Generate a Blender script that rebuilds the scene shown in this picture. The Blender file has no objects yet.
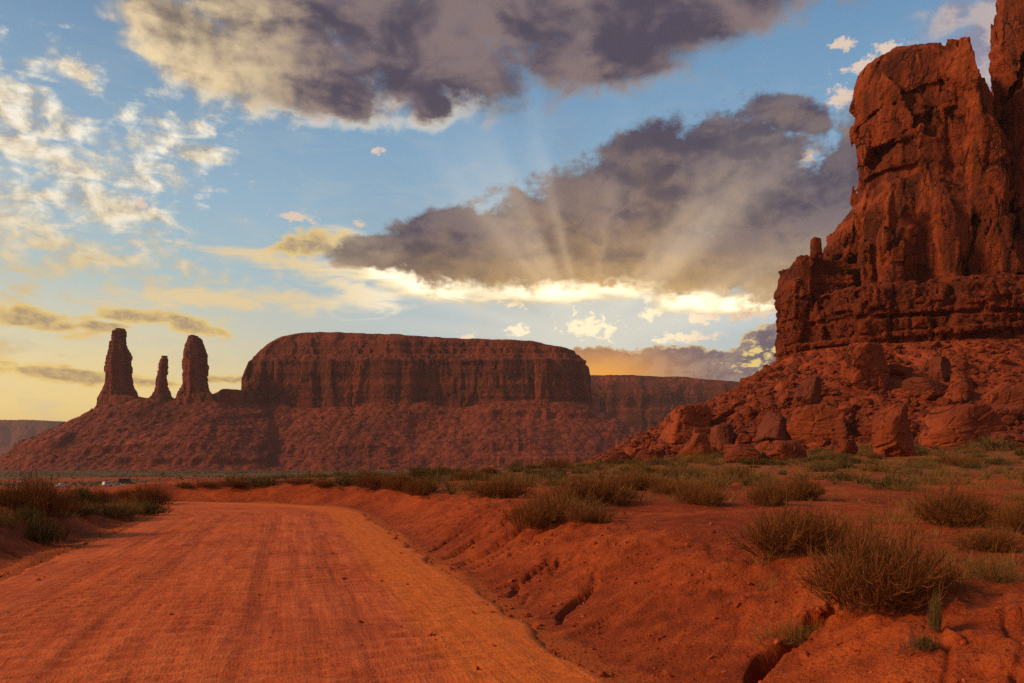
import bpy, math, random
import numpy as np
R = math.radians

# ---------------------------------------------------------------- camera
scene = bpy.context.scene
W_PX, H_PX, F_PX = 1024, 683, 796.0        # focal length in pixels (28 mm on a 36 mm sensor)
HZ = 463.0                                  # picture row of the true horizon
EYE = 2.4                                   # eye height above the road
cam_data = bpy.data.cameras.new("camera")
cam_data.sensor_width = 36.0
cam_data.lens = F_PX / W_PX * 36.0
cam_data.shift_y = (HZ - H_PX / 2) / W_PX
cam_data.clip_start = 0.1
cam_data.clip_end = 60000
cam = bpy.data.objects.new("camera", cam_data)
scene.collection.objects.link(cam)
cam.location = (0, 0, EYE)
cam.rotation_euler = (R(90), 0, 0)
scene.camera = cam

# ---------------------------------------------------------------- colour management
scene.view_settings.view_transform = 'Standard'
scene.view_settings.look = 'None'
scene.view_settings.exposure = 0.0
scene.view_settings.gamma = 1.0
scene.render.engine = 'CYCLES'
scene.cycles.max_bounces = 5
scene.cycles.diffuse_bounces = 3
scene.cycles.transparent_max_bounces = 8
scene.cycles.volume_bounces = 0
scene.cycles.use_denoising = False        # a little grain keeps the rock and sand crisp
scene.cycles.use_adaptive_sampling = True
scene.cycles.adaptive_threshold = 0.01
scene.cycles.adaptive_min_samples = 12

# ---------------------------------------------------------------- sun (veiled by cloud: soft and warm)
SUN_AZ, SUN_EL = -100.0, 28.0                # degrees; azimuth clockwise from the view direction
sd = bpy.data.lights.new("sun", 'SUN')
sd.energy = 3.2
sd.angle = R(10)
sd.color = (1.0, 0.54, 0.24)
sun = bpy.data.objects.new("sun", sd)
scene.collection.objects.link(sun)
sun.rotation_euler = (R(90 - SUN_EL), 0, R(180 - SUN_AZ))

# ---------------------------------------------------------------- world: sky and clouds, laid out by direction
def lin(r, g, b):
    f = lambda c: (c / 255 / 12.92) if c <= 10 else ((c / 255 + 0.055) / 1.055) ** 2.4
    return (f(r), f(g), f(b), 1.0)

world = bpy.data.worlds.new("World")
scene.world = world
world.use_nodes = True
world.cycles.sampling_method = 'MANUAL'
world.cycles.sample_map_resolution = 256
wt = world.node_tree
wt.nodes.clear()


class S:
    """A node socket with arithmetic."""
    def __init__(s, t, o): s.t, s.o = t, o
    def m(s, op, *a, clamp=False):
        n = s.t.nodes.new('ShaderNodeMath'); n.operation = op; n.use_clamp = clamp
        for i, v in enumerate((s,) + a):
            if isinstance(v, S): s.t.links.new(v.o, n.inputs[i])
            else: n.inputs[i].default_value = v
        return S(s.t, n.outputs[0])
    def __add__(s, b): return s.m('ADD', b)
    def __radd__(s, b): return s.m('ADD', b)
    def __sub__(s, b): return s.m('SUBTRACT', b)
    def __rsub__(s, b): return (s * -1.0) + b
    def __mul__(s, b): return s.m('MULTIPLY', b)
    def __rmul__(s, b): return s.m('MULTIPLY', b)
    def __truediv__(s, b): return s.m('DIVIDE', b)
    def clamp(s): return s.m('ADD', 0.0, clamp=True)
    def step(s, lo, hi, a=0.0, b=1.0, kind='SMOOTHSTEP'):
        n = s.t.nodes.new('ShaderNodeMapRange'); n.interpolation_type = kind
        s.t.links.new(s.o, n.inputs[0])
        for i, v in enumerate((lo, hi, a, b)): n.inputs[i + 1].default_value = v
        return S(s.t, n.outputs[0])


def noise(t, vec, scale, detail=6, rough=0.55, dist=0.0, lac=2.0, dims='3D', kind='FBM'):
    n = t.nodes.new('ShaderNodeTexNoise'); n.noise_dimensions = dims
    n.noise_type = kind
    n.inputs['Scale'].default_value = scale; n.inputs['Detail'].default_value = detail
    n.inputs['Roughness'].default_value = rough; n.inputs['Distortion'].default_value = dist
    n.inputs['Lacunarity'].default_value = lac
    if dims == '1D': t.links.new(vec.o, n.inputs['W'])
    elif vec is not None: t.links.new(vec.o, n.inputs['Vector'])
    return S(t, n.outputs[0])


def comb(t, x, y, z=0.0):
    n = t.nodes.new('ShaderNodeCombineXYZ')
    for i, v in enumerate((x, y, z)):
        if isinstance(v, S): t.links.new(v.o, n.inputs[i])
        else: n.inputs[i].default_value = v
    return S(t, n.outputs[0])


def vmath(t, op, a, b=None, out=0):
    n = t.nodes.new('ShaderNodeVectorMath'); n.operation = op
    for i, v in enumerate((a, b)):
        if v is None: continue
        if isinstance(v, S): t.links.new(v.o, n.inputs[i])
        else: n.inputs[i].default_value = v
    return S(t, n.outputs[out])


def ramp(t, fac, stops, interp='LINEAR'):
    n = t.nodes.new('ShaderNodeValToRGB'); n.color_ramp.interpolation = interp
    e = n.color_ramp.elements
    while len(e) < len(stops): e.new(0.5)
    for i, (p, c) in enumerate(stops):
        e[i].position = p; e[i].color = c
    t.links.new(fac.o, n.inputs[0])
    return S(t, n.outputs[0])


def mix(t, fac, a, b, mode='MIX'):
    n = t.nodes.new('ShaderNodeMix'); n.data_type = 'RGBA'; n.blend_type = mode
    n.clamp_result = False
    for sock, v in ((n.inputs[0], fac), (n.inputs[6], a), (n.inputs[7], b)):
        if isinstance(v, S): t.links.new(v.o, sock)
        else: sock.default_value = v
    return S(t, n.outputs[2])


def AE(px, py):
    """picture point -> azimuth, elevation of that direction in degrees"""
    x, z = (px - 512) / F_PX, (HZ - py) / F_PX
    return math.degrees(math.atan(x)), math.degrees(math.atan2(z, math.hypot(1, x)))


DEG = 13.9                                   # pixels per degree near the middle


def blob_field(t, vec, blobs, k=0.12):
    """smooth union of ellipses; 1 at a core, 0 on the outline, negative outside"""
    acc = None
    for (px, py, rx, ry, rot) in blobs:
        a, e = AE(px, py)
        c = math.cos(R(a))
        n = t.nodes.new('ShaderNodeMapping'); n.vector_type = 'TEXTURE'
        n.inputs['Location'].default_value = (a, e, 0)
        n.inputs['Rotation'].default_value = (0, 0, R(rot))
        n.inputs['Scale'].default_value = (rx / DEG * c, ry / DEG * c, 1)
        t.links.new(vec.o, n.inputs['Vector'])
        l = vmath(t, 'LENGTH', S(t, n.outputs[0]), out=1)
        acc = l if acc is None else acc.m('SMOOTH_MIN', l, k)
    return 1.0 - acc


LAST = []


def field(vec, blobs, k=0.12):
    if LAST: vec = vmath(wt, 'ADD', vec, LAST[0] * 1e-8)      # evaluate the families one after another
    LAST[:] = [blob_field(wt, vec, blobs, k)]
    return LAST[0]


tc = wt.nodes.new('ShaderNodeTexCoord')
sep = wt.nodes.new('ShaderNodeSeparateXYZ'); wt.links.new(tc.outputs['Generated'], sep.inputs[0])
X, Y, Z = (S(wt, sep.outputs[i]) for i in range(3))
az = X.m('ARCTAN2', Y) * (180 / math.pi)
el = Z.m('ARCSINE') * (180 / math.pi)
P = comb(wt, az, el, 0)

GX, GY = AE(588, 338)                        # where the rays fan out from: the sun behind the cloud
dax, dey = az - GX, el - GY
dist = (dax * dax + dey * dey * 1.6).m('SQRT')
sunward = vmath(wt, 'NORMALIZE', comb(wt, dax * -1.0, dey * -1.0, 0))


def shifted(delta, up=0.0):
    n = wt.nodes.new('ShaderNodeVectorMath'); n.operation = 'MULTIPLY_ADD'
    wt.links.new(sunward.o, n.inputs[0]); n.inputs[1].default_value = (delta, delta, 0)
    wt.links.new(P.o, n.inputs[2])
    return S(wt, n.outputs[0])


# clear sky: colour by height, left side warmer than right
elf = (el / 40.0).clamp()
left = ramp(wt, elf, [(0.00, lin(228, 174, 54)), (0.09, lin(228, 184, 66)), (0.16, lin(216, 182, 92)), (0.23, lin(190, 178, 134)),
                      (0.31, lin(152, 168, 160)), (0.44, lin(128, 156, 168)), (0.74, lin(74, 110, 140)), (1.0, lin(48, 78, 114))])
right = ramp(wt, elf, [(0.00, lin(200, 150, 84)), (0.12, lin(170, 156, 130)), (0.19, lin(148, 158, 158)), (0.27, lin(146, 162, 166)),
                       (0.38, lin(138, 162, 172)), (0.52, lin(110, 146, 170)), (0.74, lin(78, 122, 156)), (1.0, lin(50, 82, 120))])
col = mix(wt, az.step(-26, 0), left, right)
sky = wt.nodes.new('ShaderNodeTexSky'); sky.sky_type = 'NISHITA'; sky.sun_disc = False
sky.sun_elevation = R(SUN_EL); sky.sun_rotation = R(SUN_AZ)
col = vmath(wt, 'ADD', col, vmath(wt, 'MULTIPLY', S(wt, sky.outputs[0]), (0.05, 0.05, 0.05)))
# the rest of the dome, behind the camera: an even, warmly lit evening sky
back = ramp(wt, elf, [(0.0, lin(188, 132, 100)), (0.3, lin(180, 134, 110)), (0.7, lin(132, 126, 130)), (1.0, lin(88, 104, 130))])
col = mix(wt, az.m('ABSOLUTE').step(50, 100), col, back)
# pale glow round the hidden sun
glow = (dist * dist * -0.011).m('EXPONENT')
col = mix(wt, glow * 0.85, col, (0.80, 0.76, 0.62, 1))

# noise fields shared by the cloud families (and the same field a little nearer the sun, for their lit sides)
Q = vmath(wt, 'MULTIPLY', P, (1, 1.45, 1))
Q2 = vmath(wt, 'MULTIPLY', shifted(0.8), (1, 1.45, 1))
nA = noise(wt, Q, 0.46, 7, 0.56, 0.2, dims='2D') - 0.5
nA2 = noise(wt, Q2, 0.46, 4, 0.56, 0.2, dims='2D') - 0.5
nB = noise(wt, vmath(wt, 'MULTIPLY', P, (0.62, 2.3, 1)), 0.42, 6, 0.58, 0.6, dims='2D') - 0.5
soft = noise(wt, vmath(wt, 'MULTIPLY', P, (1, 1.9, 1)), 0.16, 3, 0.5, 0.3, dims='2D') - 0.5
fine = noise(wt, Q, 1.5, 5, 0.6, 0.1, dims='2D') - 0.5
dn = nA - nA2
Ps = shifted(1.3)

# high thin veil, faint
col = mix(wt, (nB + soft).step(-0.05, 0.35) * (el.step(30, 12) * 0.30), col, lin(200, 200, 188))

# left: broken cream altocumulus
dL = field(P, [(60, 165, 104, 60, -22), (20, 110, 70, 36, -20), (172, 146, 50, 34, -8), (38, 238, 95, 36, -8), (90, 258, 110, 17, -4),
               (74, 70, 24, 11, -18), (172, 277, 42, 8, -3), (-80, 200, 130, 130, 0), (112, 205, 60, 30, -30)], 0.22) + nA * 2.9 + nB * 2.2 + fine * 0.9
cL = ramp(wt, dn.step(-0.18, 0.18, kind='LINEAR'), [(0.0, lin(176, 168, 158)), (0.40, lin(228, 212, 182)), (0.72, lin(252, 236, 206)), (1.0, (1.05, 0.95, 0.78, 1))])
cL = mix(wt, el.step(17, 10), cL, lin(224, 192, 130))
cL = mix(wt, dL.step(0.9, 2.0) * 0.5, cL, lin(186, 172, 150))
col = mix(wt, dL.step(-0.35, 1.25) * 0.95, col, cL)

# thin streaks under the middle cloud's left end
dS = field(P, [(335, 302, 75, 12, 6), (290, 262, 105, 12, -8), (390, 266, 66, 24, -20), (230, 300, 120, 12, 4), (345, 286, 70, 14, -15)], 0.3) + nB * 2.4 + nA * 0.8
col = mix(wt, dS.step(-0.25, 0.85) * 0.9, col, mix(wt, az.step(-16, -6), lin(236, 210, 160), (1.15, 1.0, 0.72, 1)))

# low clouds on the left, tan with yellow edges
dY = field(P, [(150, 318, 62, 10, 2), (195, 326, 46, 10, -10), (28, 318, 66, 14, -8), (60, 374, 130, 10, -5), (105, 326, 40, 6, 4), (240, 380, 60, 5, 0), (312, 245, 52, 13, 5)], 0.2) + nB * 1.8 + nA * 1.2
cY = mix(wt, dY.step(0.1, 0.8), lin(246, 206, 110), mix(wt, fine.step(-0.15, 0.15), lin(172, 144, 104), lin(206, 172, 116)))
col = mix(wt, dY.step(-0.1, 0.45) * 0.85, col, cY)

# puffs near the hidden sun and up right
dP = field(P, [(588, 327, 36, 14, -6), (518, 330, 14, 7, 0), (512, 304, 18, 5, 0), (652, 314, 14, 7, 0), (755, 314, 34, 8, -4), (470, 337, 14, 5, 0),
               (700, 318, 24, 7, 0), (843, 96, 20, 10, 0), (806, 158, 17, 11, 20), (888, 48, 17, 8, 0), (868, 66, 26, 7, 0), (845, 44, 14, 6, 0), (690, 338, 40, 7, 0),
               (295, 217, 24, 6, 0), (140, 205, 8, 6, 0), (375, 152, 9, 5, 0), (360, 225, 12, 4, 0)], 0.2) + fine * 2.6 + nA * 1.4
col = mix(wt, dP.step(0.05, 0.7) * 0.95, col, mix(wt, dist.step(4, 12), (1.25, 1.02, 0.66, 1), lin(228, 204, 184)))

# pale bank behind the tall towers
dB = field(P, [(975, 50, 70, 70, 20), (1000, 120, 60, 70, 0)], 0.2) + nA * 1.6
col = mix(wt, dB.step(0.0, 0.8) * 0.85, col, mix(wt, dn.step(-0.15, 0.15), lin(142, 136, 154), lin(196, 176, 170)))

# bank of cloud on the horizon, right
dH = field(P, [(670, 366, 108, 20, 0), (592, 360, 50, 14, 0), (775, 352, 66, 30, 18), (700, 385, 150, 18, 0), (640, 390, 150, 22, 0), (850, 370, 110, 55, 0), (640, 400, 120, 30, 0)], 0.15) + nA * 1.1 + fine * 0.5
bodyH = mix(wt, (dn * 1.6 + soft).step(-0.2, 0.2), lin(112, 102, 112), lin(146, 130, 126))
bodyH = mix(wt, az.step(AE(700, 0)[0], AE(750, 0)[0]) * (fine + nB).step(0.0, 0.22), bodyH, lin(240, 210, 130))
oglow = ((az - AE(598, 0)[0]) * (az - AE(598, 0)[0]) * -0.035 + (el - 5.8) * (el - 5.8) * -0.20).m('EXPONENT')
bodyH = mix(wt, oglow * 0.98, bodyH, (1.0, 0.42, 0.045, 1))
cH = mix(wt, dH.step(0.0, 0.24), lin(228, 196, 140), bodyH)
col = mix(wt, dH.step(-0.03, 0.10), col, cH)

# top cloud: dark, its left end and lower edge caught by the sun
BT = [(560, -14, 290, 70, 0), (420, 48, 150, 58, -8), (700, 14, 150, 34, 6), (432, 106, 30, 24, 0), (330, 88, 80, 34, -10),
      (195, 48, 92, 42, -22), (290, 60, 90, 56, 0), (600, 56, 110, 34, 0), (270, 12, 110, 34, 0)]
fT = field(P, BT, 0.2)
fT2 = field(Ps, BT, 0.2)
dT = fT * 1.15 + nA * 0.95 + nB * 0.2
litT = (fT - fT2) * 0.8 + dn * 1.3
sunny = az.step(AE(400, 0)[0], AE(170, 0)[0])
dark = mix(wt, (soft * 1.5 + nA * 0.35 + nB * 0.25).step(-0.24, 0.24), lin(82, 76, 92), lin(134, 118, 120))
dark = mix(wt, az.step(AE(330, 0)[0], AE(190, 0)[0]) * 0.7, dark, lin(140, 124, 112))
lite = mix(wt, sunny, lin(136, 114, 106), lin(240, 216, 172))
cT = mix(wt, ((fT - fT2) * 0.35 + sunny * 0.62 + soft * 1.1 + nA * 0.5 + nB * 0.4 + dn * 0.5).step(0.0, 0.95), dark, lite)
edgeT = (1.0 - dT.step(0.0, 0.55)) * (fT - fT2 + dn * 1.2).step(-0.1, 0.4) * az.step(AE(520, 0)[0], AE(440, 0)[0], 0.12, 1.0)
cT = mix(wt, edgeT, cT, (1.2, 1.0, 0.70, 1))
col = mix(wt, dT.step(-0.12, 0.52), col, cT)

# sunlit fringe that shows below the middle cloud
dF = field(P, [(425, 280, 70, 16, -10), (540, 288, 90, 13, 0), (628, 281, 56, 15, 4), (690, 298, 34, 14, 0), (750, 303, 60, 9, 0), (385, 268, 52, 14, -22)], 0.2) + nB * 0.9 + nA * 0.4
col = mix(wt, dF.step(-0.45, 0.35) * 0.97, col, mix(wt, dF.step(-0.2, 0.6), lin(250, 220, 160), (1.7, 1.45, 1.0, 1)))

# middle cloud: blue-grey top, brown belly, blazing lower edge
BM = [(610, 222, 165, 60, 9), (490, 246, 112, 38, 10), (715, 182, 100, 62, 20), (800, 235, 130, 74, 0), (380, 252, 56, 18, 4),
      (640, 160, 60, 30, 20), (790, 114, 46, 18, -18), (440, 234, 60, 26, 8), (700, 262, 130, 34, 0), (540, 262, 130, 28, -2), (900, 190, 110, 80, 0)]
fM = field(P, BM, 0.10)
fM2 = field(Ps, BM, 0.10)
dM = fM + nA * 0.85 + fine * 0.28
litM = (fM - fM2) * 1.0 + dn * 0.9
low = el.step(AE(0, 190)[1], AE(0, 284)[1])
bd = mix(wt, low, mix(wt, (soft + nA * 0.5).step(-0.12, 0.14), lin(76, 74, 94), lin(116, 106, 114)), lin(144, 116, 86))
bl = mix(wt, low, mix(wt, fine.step(-0.25, 0.25), lin(112, 100, 104), lin(132, 116, 114)), lin(196, 160, 112))
cM = mix(wt, litM.step(-0.25, 0.7), bd, bl)
cM = mix(wt, az.step(AE(430, 0)[0], AE(300, 0)[0]) * 0.75, cM, mix(wt, (nA + soft).step(-0.15, 0.2), lin(150, 134, 120), lin(200, 178, 146)))
cM = mix(wt, (dist * dist * -0.010).m('EXPONENT') * (0.55 + nA), cM, lin(236, 190, 122))
near = (dist * -0.10).m('EXPONENT')
rim = (1.0 - dM.step(0.02, 0.40)) * litM.step(0.05, 0.5)
cM = mix(wt, rim * near.step(0.1, 0.55, 0.6, 1.0), cM, mix(wt, near.step(0.12, 0.5), lin(226, 190, 130), (1.5, 1.25, 0.80, 1)))
col = mix(wt, dM.step(-0.10, 0.24), col, cM)

# shafts of light fanning up from the hidden sun
ray = noise(wt, dey.m('ARCTAN2', dax), 2.1, 2, 0.45, dims='1D') - 0.5
raym = dist.step(1.5, 7.0) * dist.step(24, 9) * el.step(7, 12)
rayk = ray * raym * 0.9 + 1.0
beam = (ray + 0.05).step(0.0, 0.22) * raym * 0.26
col = mix(wt, 1.0, col, comb(wt, rayk, rayk, rayk), 'MULTIPLY')
col = mix(wt, beam, col, (1.0, 0.78, 0.50, 1))
# nothing but dim earth-light below the horizon
col = mix(wt, el.step(-0.2, -4), col, lin(110, 60, 38))

bg = wt.nodes.new('ShaderNodeBackground'); wt.links.new(col.o, bg.inputs['Color']); bg.inputs['Strength'].default_value = 1.0
wo = wt.nodes.new('ShaderNodeOutputWorld'); wt.links.new(bg.outputs[0], wo.inputs['Surface'])

# ==== GEOMETRY
# ---------------------------------------------------------------- numeric helpers
def _h(ix, iy, iz, seed):
    with np.errstate(over='ignore'):
        h = (ix.astype(np.uint32) * np.uint32(374761393) + iy.astype(np.uint32) * np.uint32(668265263)
             + iz.astype(np.uint32) * np.uint32(2246822519) + np.uint32((seed * 3266489917) & 0xffffffff))
        h = (h ^ (h >> np.uint32(13))) * np.uint32(1274126177)
        h = (h ^ (h >> np.uint32(16))) * np.uint32(2654435761)
        h ^= h >> np.uint32(15)
    return h.astype(np.float32) * np.float32(1 / 4294967296)


def vn(x, y, z=0.0, seed=0):
    """smooth value noise, -1..1"""
    x = np.asarray(x, np.float32); y = np.asarray(y, np.float32)
    z = np.broadcast_to(np.asarray(z, np.float32), x.shape)
    fx, fy, fz = np.floor(x), np.floor(y), np.floor(z)
    ix, iy, iz = fx.astype(np.int32), fy.astype(np.int32), fz.astype(np.int32)
    q = lambda t: t * t * t * (t * (t * 6 - 15) + 10)
    u, v, w = q(x - fx), q(y - fy), q(z - fz)
    def c(a, b, d): return _h(ix + a, iy + b, iz + d, seed)
    def layer(d):
        a = c(0, 0, d); b = c(1, 0, d); e = c(0, 1, d); f = c(1, 1, d)
        a = a + (b - a) * u; e = e + (f - e) * u
        return a + (e - a) * v
    lo = layer(0)
    if np.any(w): lo = lo + (layer(1) - lo) * w
    return lo * 2 - 1


def fbm(x, y, z=0.0, octv=4, seed=0, gain=0.5):
    t = 0; a = 1.0; n = 0
    for i in range(octv):
        k = 2.03 ** i
        t = t + a * vn(np.asarray(x) * k, np.asarray(y) * k, np.asarray(z) * k, seed + i * 17); n += a; a *= gain
    return t / n


def cells(x, y, z, seed=0, jit=0.85, tilt=None):
    """3-D cellular noise: nearest and second distances and the random value of the nearest cell; with tilt, each
    cell's value is a plane of its own slope (tilt = slopes along x, y, z)"""
    fx, fy, fz = np.floor(x), np.floor(y), np.floor(z)
    ix, iy, iz = fx.astype(np.int32), fy.astype(np.int32), fz.astype(np.int32)
    f1 = np.full(x.shape, 9, np.float32); f2 = f1.copy(); val = np.zeros(x.shape, np.float32)
    for a in (-1, 0, 1):
        for b in (-1, 0, 1):
            for c in (-1, 0, 1):
                jx, jy, jz = ix + a, iy + b, iz + c
                px = jx + 0.5 + jit * (_h(jx, jy, jz, seed) - 0.5)
                py = jy + 0.5 + jit * (_h(jx, jy, jz, seed + 1) - 0.5)
                pz = jz + 0.5 + jit * (_h(jx, jy, jz, seed + 2) - 0.5)
                d = np.sqrt((px - x) ** 2 + (py - y) ** 2 + (pz - z) ** 2).astype(np.float32)
                nw = d < f1
                w = _h(jx, jy, jz, seed + 3)
                if tilt:
                    w = w + ((_h(jx, jy, jz, seed + 4) - 0.5) * tilt[0] * (x - px) + (_h(jx, jy, jz, seed + 5) - 0.5) * tilt[1] * (y - py)
                             + (_h(jx, jy, jz, seed + 6) - 0.5) * tilt[2] * (z - pz))
                f2 = np.where(nw, f1, np.minimum(f2, d)); val = np.where(nw, w, val)
                f1 = np.where(nw, d, f1)
    return f1, f2, val


def bricks(u, z, seed, thick, wide):
    """bedded, jointed rock: offset of the block at (u, z), 0..1, and the distance to its nearest joint in metres"""
    zz = z / thick; zz = zz + 0.35 * np.sin(zz * 1.7) + 0.2 * np.sin(zz * 0.61 + 1.0)
    li = np.floor(zz).astype(np.int32); zero = li * 0
    w = wide * (0.6 + 1.2 * _h(li, zero, zero, seed))
    uu = u / w + 9 * _h(li, zero, zero, seed + 1); ui = np.floor(uu).astype(np.int32)
    fr = uu - ui
    cut = 0.5 + 0.6 * (_h(li, ui, zero, seed + 2) - 0.5)                 # a second joint somewhere in each block
    half = (fr > cut).astype(np.int32)
    gap = np.minimum(np.minimum(fr, 1 - fr), np.abs(fr - cut)) * w
    return _h(li, zero, zero, seed + 3), _h(li, ui, half, seed + 4), gap, np.minimum(zz - li, li + 1 - zz) * thick


def sstep(a, b, x):
    t = np.clip((np.asarray(x, np.float32) - a) / (b - a), 0, 1)
    return t * t * (3 - 2 * t)


def sd_poly(x, y, pts):
    """signed distance in plan to a polygon, negative inside"""
    d = np.full(np.shape(x), 1e12, np.float32); inside = np.zeros(np.shape(x), bool)
    n = len(pts)
    for i in range(n):
        ax, ay = pts[i]; bx, by = pts[(i + 1) % n]
        ex, ey = bx - ax, by - ay
        wx, wy = x - ax, y - ay
        t = np.clip((wx * ex + wy * ey) / (ex * ex + ey * ey), 0, 1)
        d = np.minimum(d, (wx - ex * t) ** 2 + (wy - ey * t) ** 2)
        if by != ay:
            inside ^= ((ay > y) != (by > y)) & (x < ex * (y - ay) / (by - ay) + ax)
    d = np.sqrt(d)
    return np.where(inside, -d, d)


def surface_nets(f, org, h):
    """the zero surface of a sampled field as vertices and quads"""
    nx, ny, nz = f.shape
    ins = f < 0
    cnt = np.zeros((nx - 1, ny - 1, nz - 1), np.int8)
    for a in (0, 1):
        for b in (0, 1):
            for c in (0, 1):
                cnt += ins[a:nx - 1 + a, b:ny - 1 + b, c:nz - 1 + c]
    act = (cnt > 0) & (cnt < 8)
    ci, cj, ck = np.nonzero(act)
    idx = np.full(act.shape, -1, np.int64); idx[ci, cj, ck] = np.arange(len(ci))
    acc = np.zeros((len(ci), 3), np.float64); num = np.zeros(len(ci))
    cor = [(a, b, c) for a in (0, 1) for b in (0, 1) for c in (0, 1)]
    for p in cor:
        for ax in range(3):
            if p[ax]: continue
            q = list(p); q[ax] = 1
            fa = f[ci + p[0], cj + p[1], ck + p[2]]; fb = f[ci + q[0], cj + q[1], ck + q[2]]
            cr = (fa < 0) != (fb < 0)
            t = np.where(cr, fa / np.where(cr, fa - fb, 1), 0)
            pos = np.zeros((len(ci), 3)); pos[:] = p; pos[:, ax] += t
            acc += pos * cr[:, None]; num += cr
    v = (np.stack([ci, cj, ck], 1) + acc / num[:, None]) * h + np.array(org)
    quads = []
    for ax in range(3):
        o1, o2 = [(1, 2), (2, 0), (0, 1)][ax]
        sl = [slice(None)] * 3; sh = [slice(None)] * 3
        sl[ax] = slice(0, f.shape[ax] - 1); sh[ax] = slice(1, f.shape[ax])
        ia = ins[tuple(sl)]; ib = ins[tuple(sh)]
        e = np.stack(np.nonzero(ia != ib), 1)
        ok = (e[:, o1] > 0) & (e[:, o2] > 0) & (e[:, o1] < f.shape[o1] - 1) & (e[:, o2] < f.shape[o2] - 1)
        e = e[ok]
        flip = ia[e[:, 0], e[:, 1], e[:, 2]]
        def cell(d1, d2):
            k = e.copy(); k[:, o1] -= d1; k[:, o2] -= d2
            return idx[k[:, 0], k[:, 1], k[:, 2]]
        q = np.stack([cell(1, 1), cell(0, 1), cell(0, 0), cell(1, 0)], 1)
        q[~flip] = q[~flip][:, ::-1]
        quads.append(q)
    return v, np.concatenate(quads)


def vert_normals(v, q):
    n = np.cross(v[q[:, 2]] - v[q[:, 0]], v[q[:, 3]] - v[q[:, 1]])
    o = np.zeros_like(v)
    for i in range(4): np.add.at(o, q[:, i], n)
    return o / np.maximum(np.linalg.norm(o, axis=1), 1e-9)[:, None]


# ---------------------------------------------------------------- object helpers
def make_mesh(name, v, f, mat=None, smooth=False):
    """v: (n,3); f: array of quads or triangles, or a list of such arrays"""
    me = bpy.data.meshes.new(name)
    fl = f if isinstance(f, list) else [f]
    fl = [np.asarray(a, np.int64) for a in fl if len(a)]
    me.vertices.add(len(v)); me.vertices.foreach_set('co', np.asarray(v, np.float32).ravel())
    loops = np.concatenate([a.ravel() for a in fl])
    tot = np.concatenate([np.full(len(a), a.shape[1]) for a in fl])
    me.loops.add(len(loops)); me.loops.foreach_set('vertex_index', loops.astype(np.int32))
    me.polygons.add(len(tot))
    me.polygons.foreach_set('loop_start', np.concatenate([[0], np.cumsum(tot)[:-1]]).astype(np.int32))
    me.polygons.foreach_set('use_smooth', np.full(len(tot), smooth))
    me.update(calc_edges=True)
    if mat: me.materials.append(mat)
    return me


COL = scene.collection


def link(name, me, parent=None, loc=None, label=None, cat=None, group=None, kind=None):
    o = bpy.data.objects.new(name, me); COL.objects.link(o)
    if parent is not None: o.parent = parent
    if loc is not None: o.location = loc
    return tag(o, label, cat, group, kind)


def tag(o, label=None, cat=None, group=None, kind=None):
    for k, x in (('label', label), ('category', cat), ('group', group), ('kind', kind)):
        if x: o[k] = x
    return o


def attr(me, name, vals):
    a = me.attributes.new(name, 'FLOAT', 'POINT'); a.data.foreach_set('value', np.asarray(vals, np.float32))


def tone_noise(me, v, k, amp=0.8):
    p = np.asarray(v, np.float32)
    attr(me, 'tone', np.clip(0.52 + amp * 0.5 * fbm(p[:, 0] / k, p[:, 1] / k, p[:, 2] / (k * 1.5), 3, 91), 0, 1))
    return me


def copy_tree(o, parent=None):
    c = o.copy(); COL.objects.link(c)
    if parent is not None: c.parent = parent
    for ch in o.children: copy_tree(ch, c)
    return c


# ---------------------------------------------------------------- materials
def mat_new(name, rough=0.9, spec=0.2):
    m = bpy.data.materials.new(name); m.use_nodes = True
    t = m.node_tree; b = t.nodes['Principled BSDF']
    b.inputs['Roughness'].default_value = rough; b.inputs['Specular IOR Level'].default_value = spec
    c = t.nodes.new('ShaderNodeTexCoord')
    return m, t, b, S(t, c.outputs['Object'])


def vattr(t, name, out='Fac'):
    n = t.nodes.new('ShaderNodeAttribute'); n.attribute_name = name
    return S(t, n.outputs[out])


def scaled(t, v, sx, sy, sz): return vmath(t, 'MULTIPLY', v, (sx, sy, sz))


def bump(t, b, height, strength, distance=1.0):
    n = t.nodes.new('ShaderNodeBump'); n.inputs['Strength'].default_value = strength; n.inputs['Distance'].default_value = distance
    t.links.new(height.o, n.inputs['Height']); t.links.new(n.outputs[0], b.inputs['Normal'])


def setc(t, b, c): t.links.new(c.o, b.inputs['Base Color'])


def C3(r, g, b): return (r, g, b, 1.0)


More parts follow.
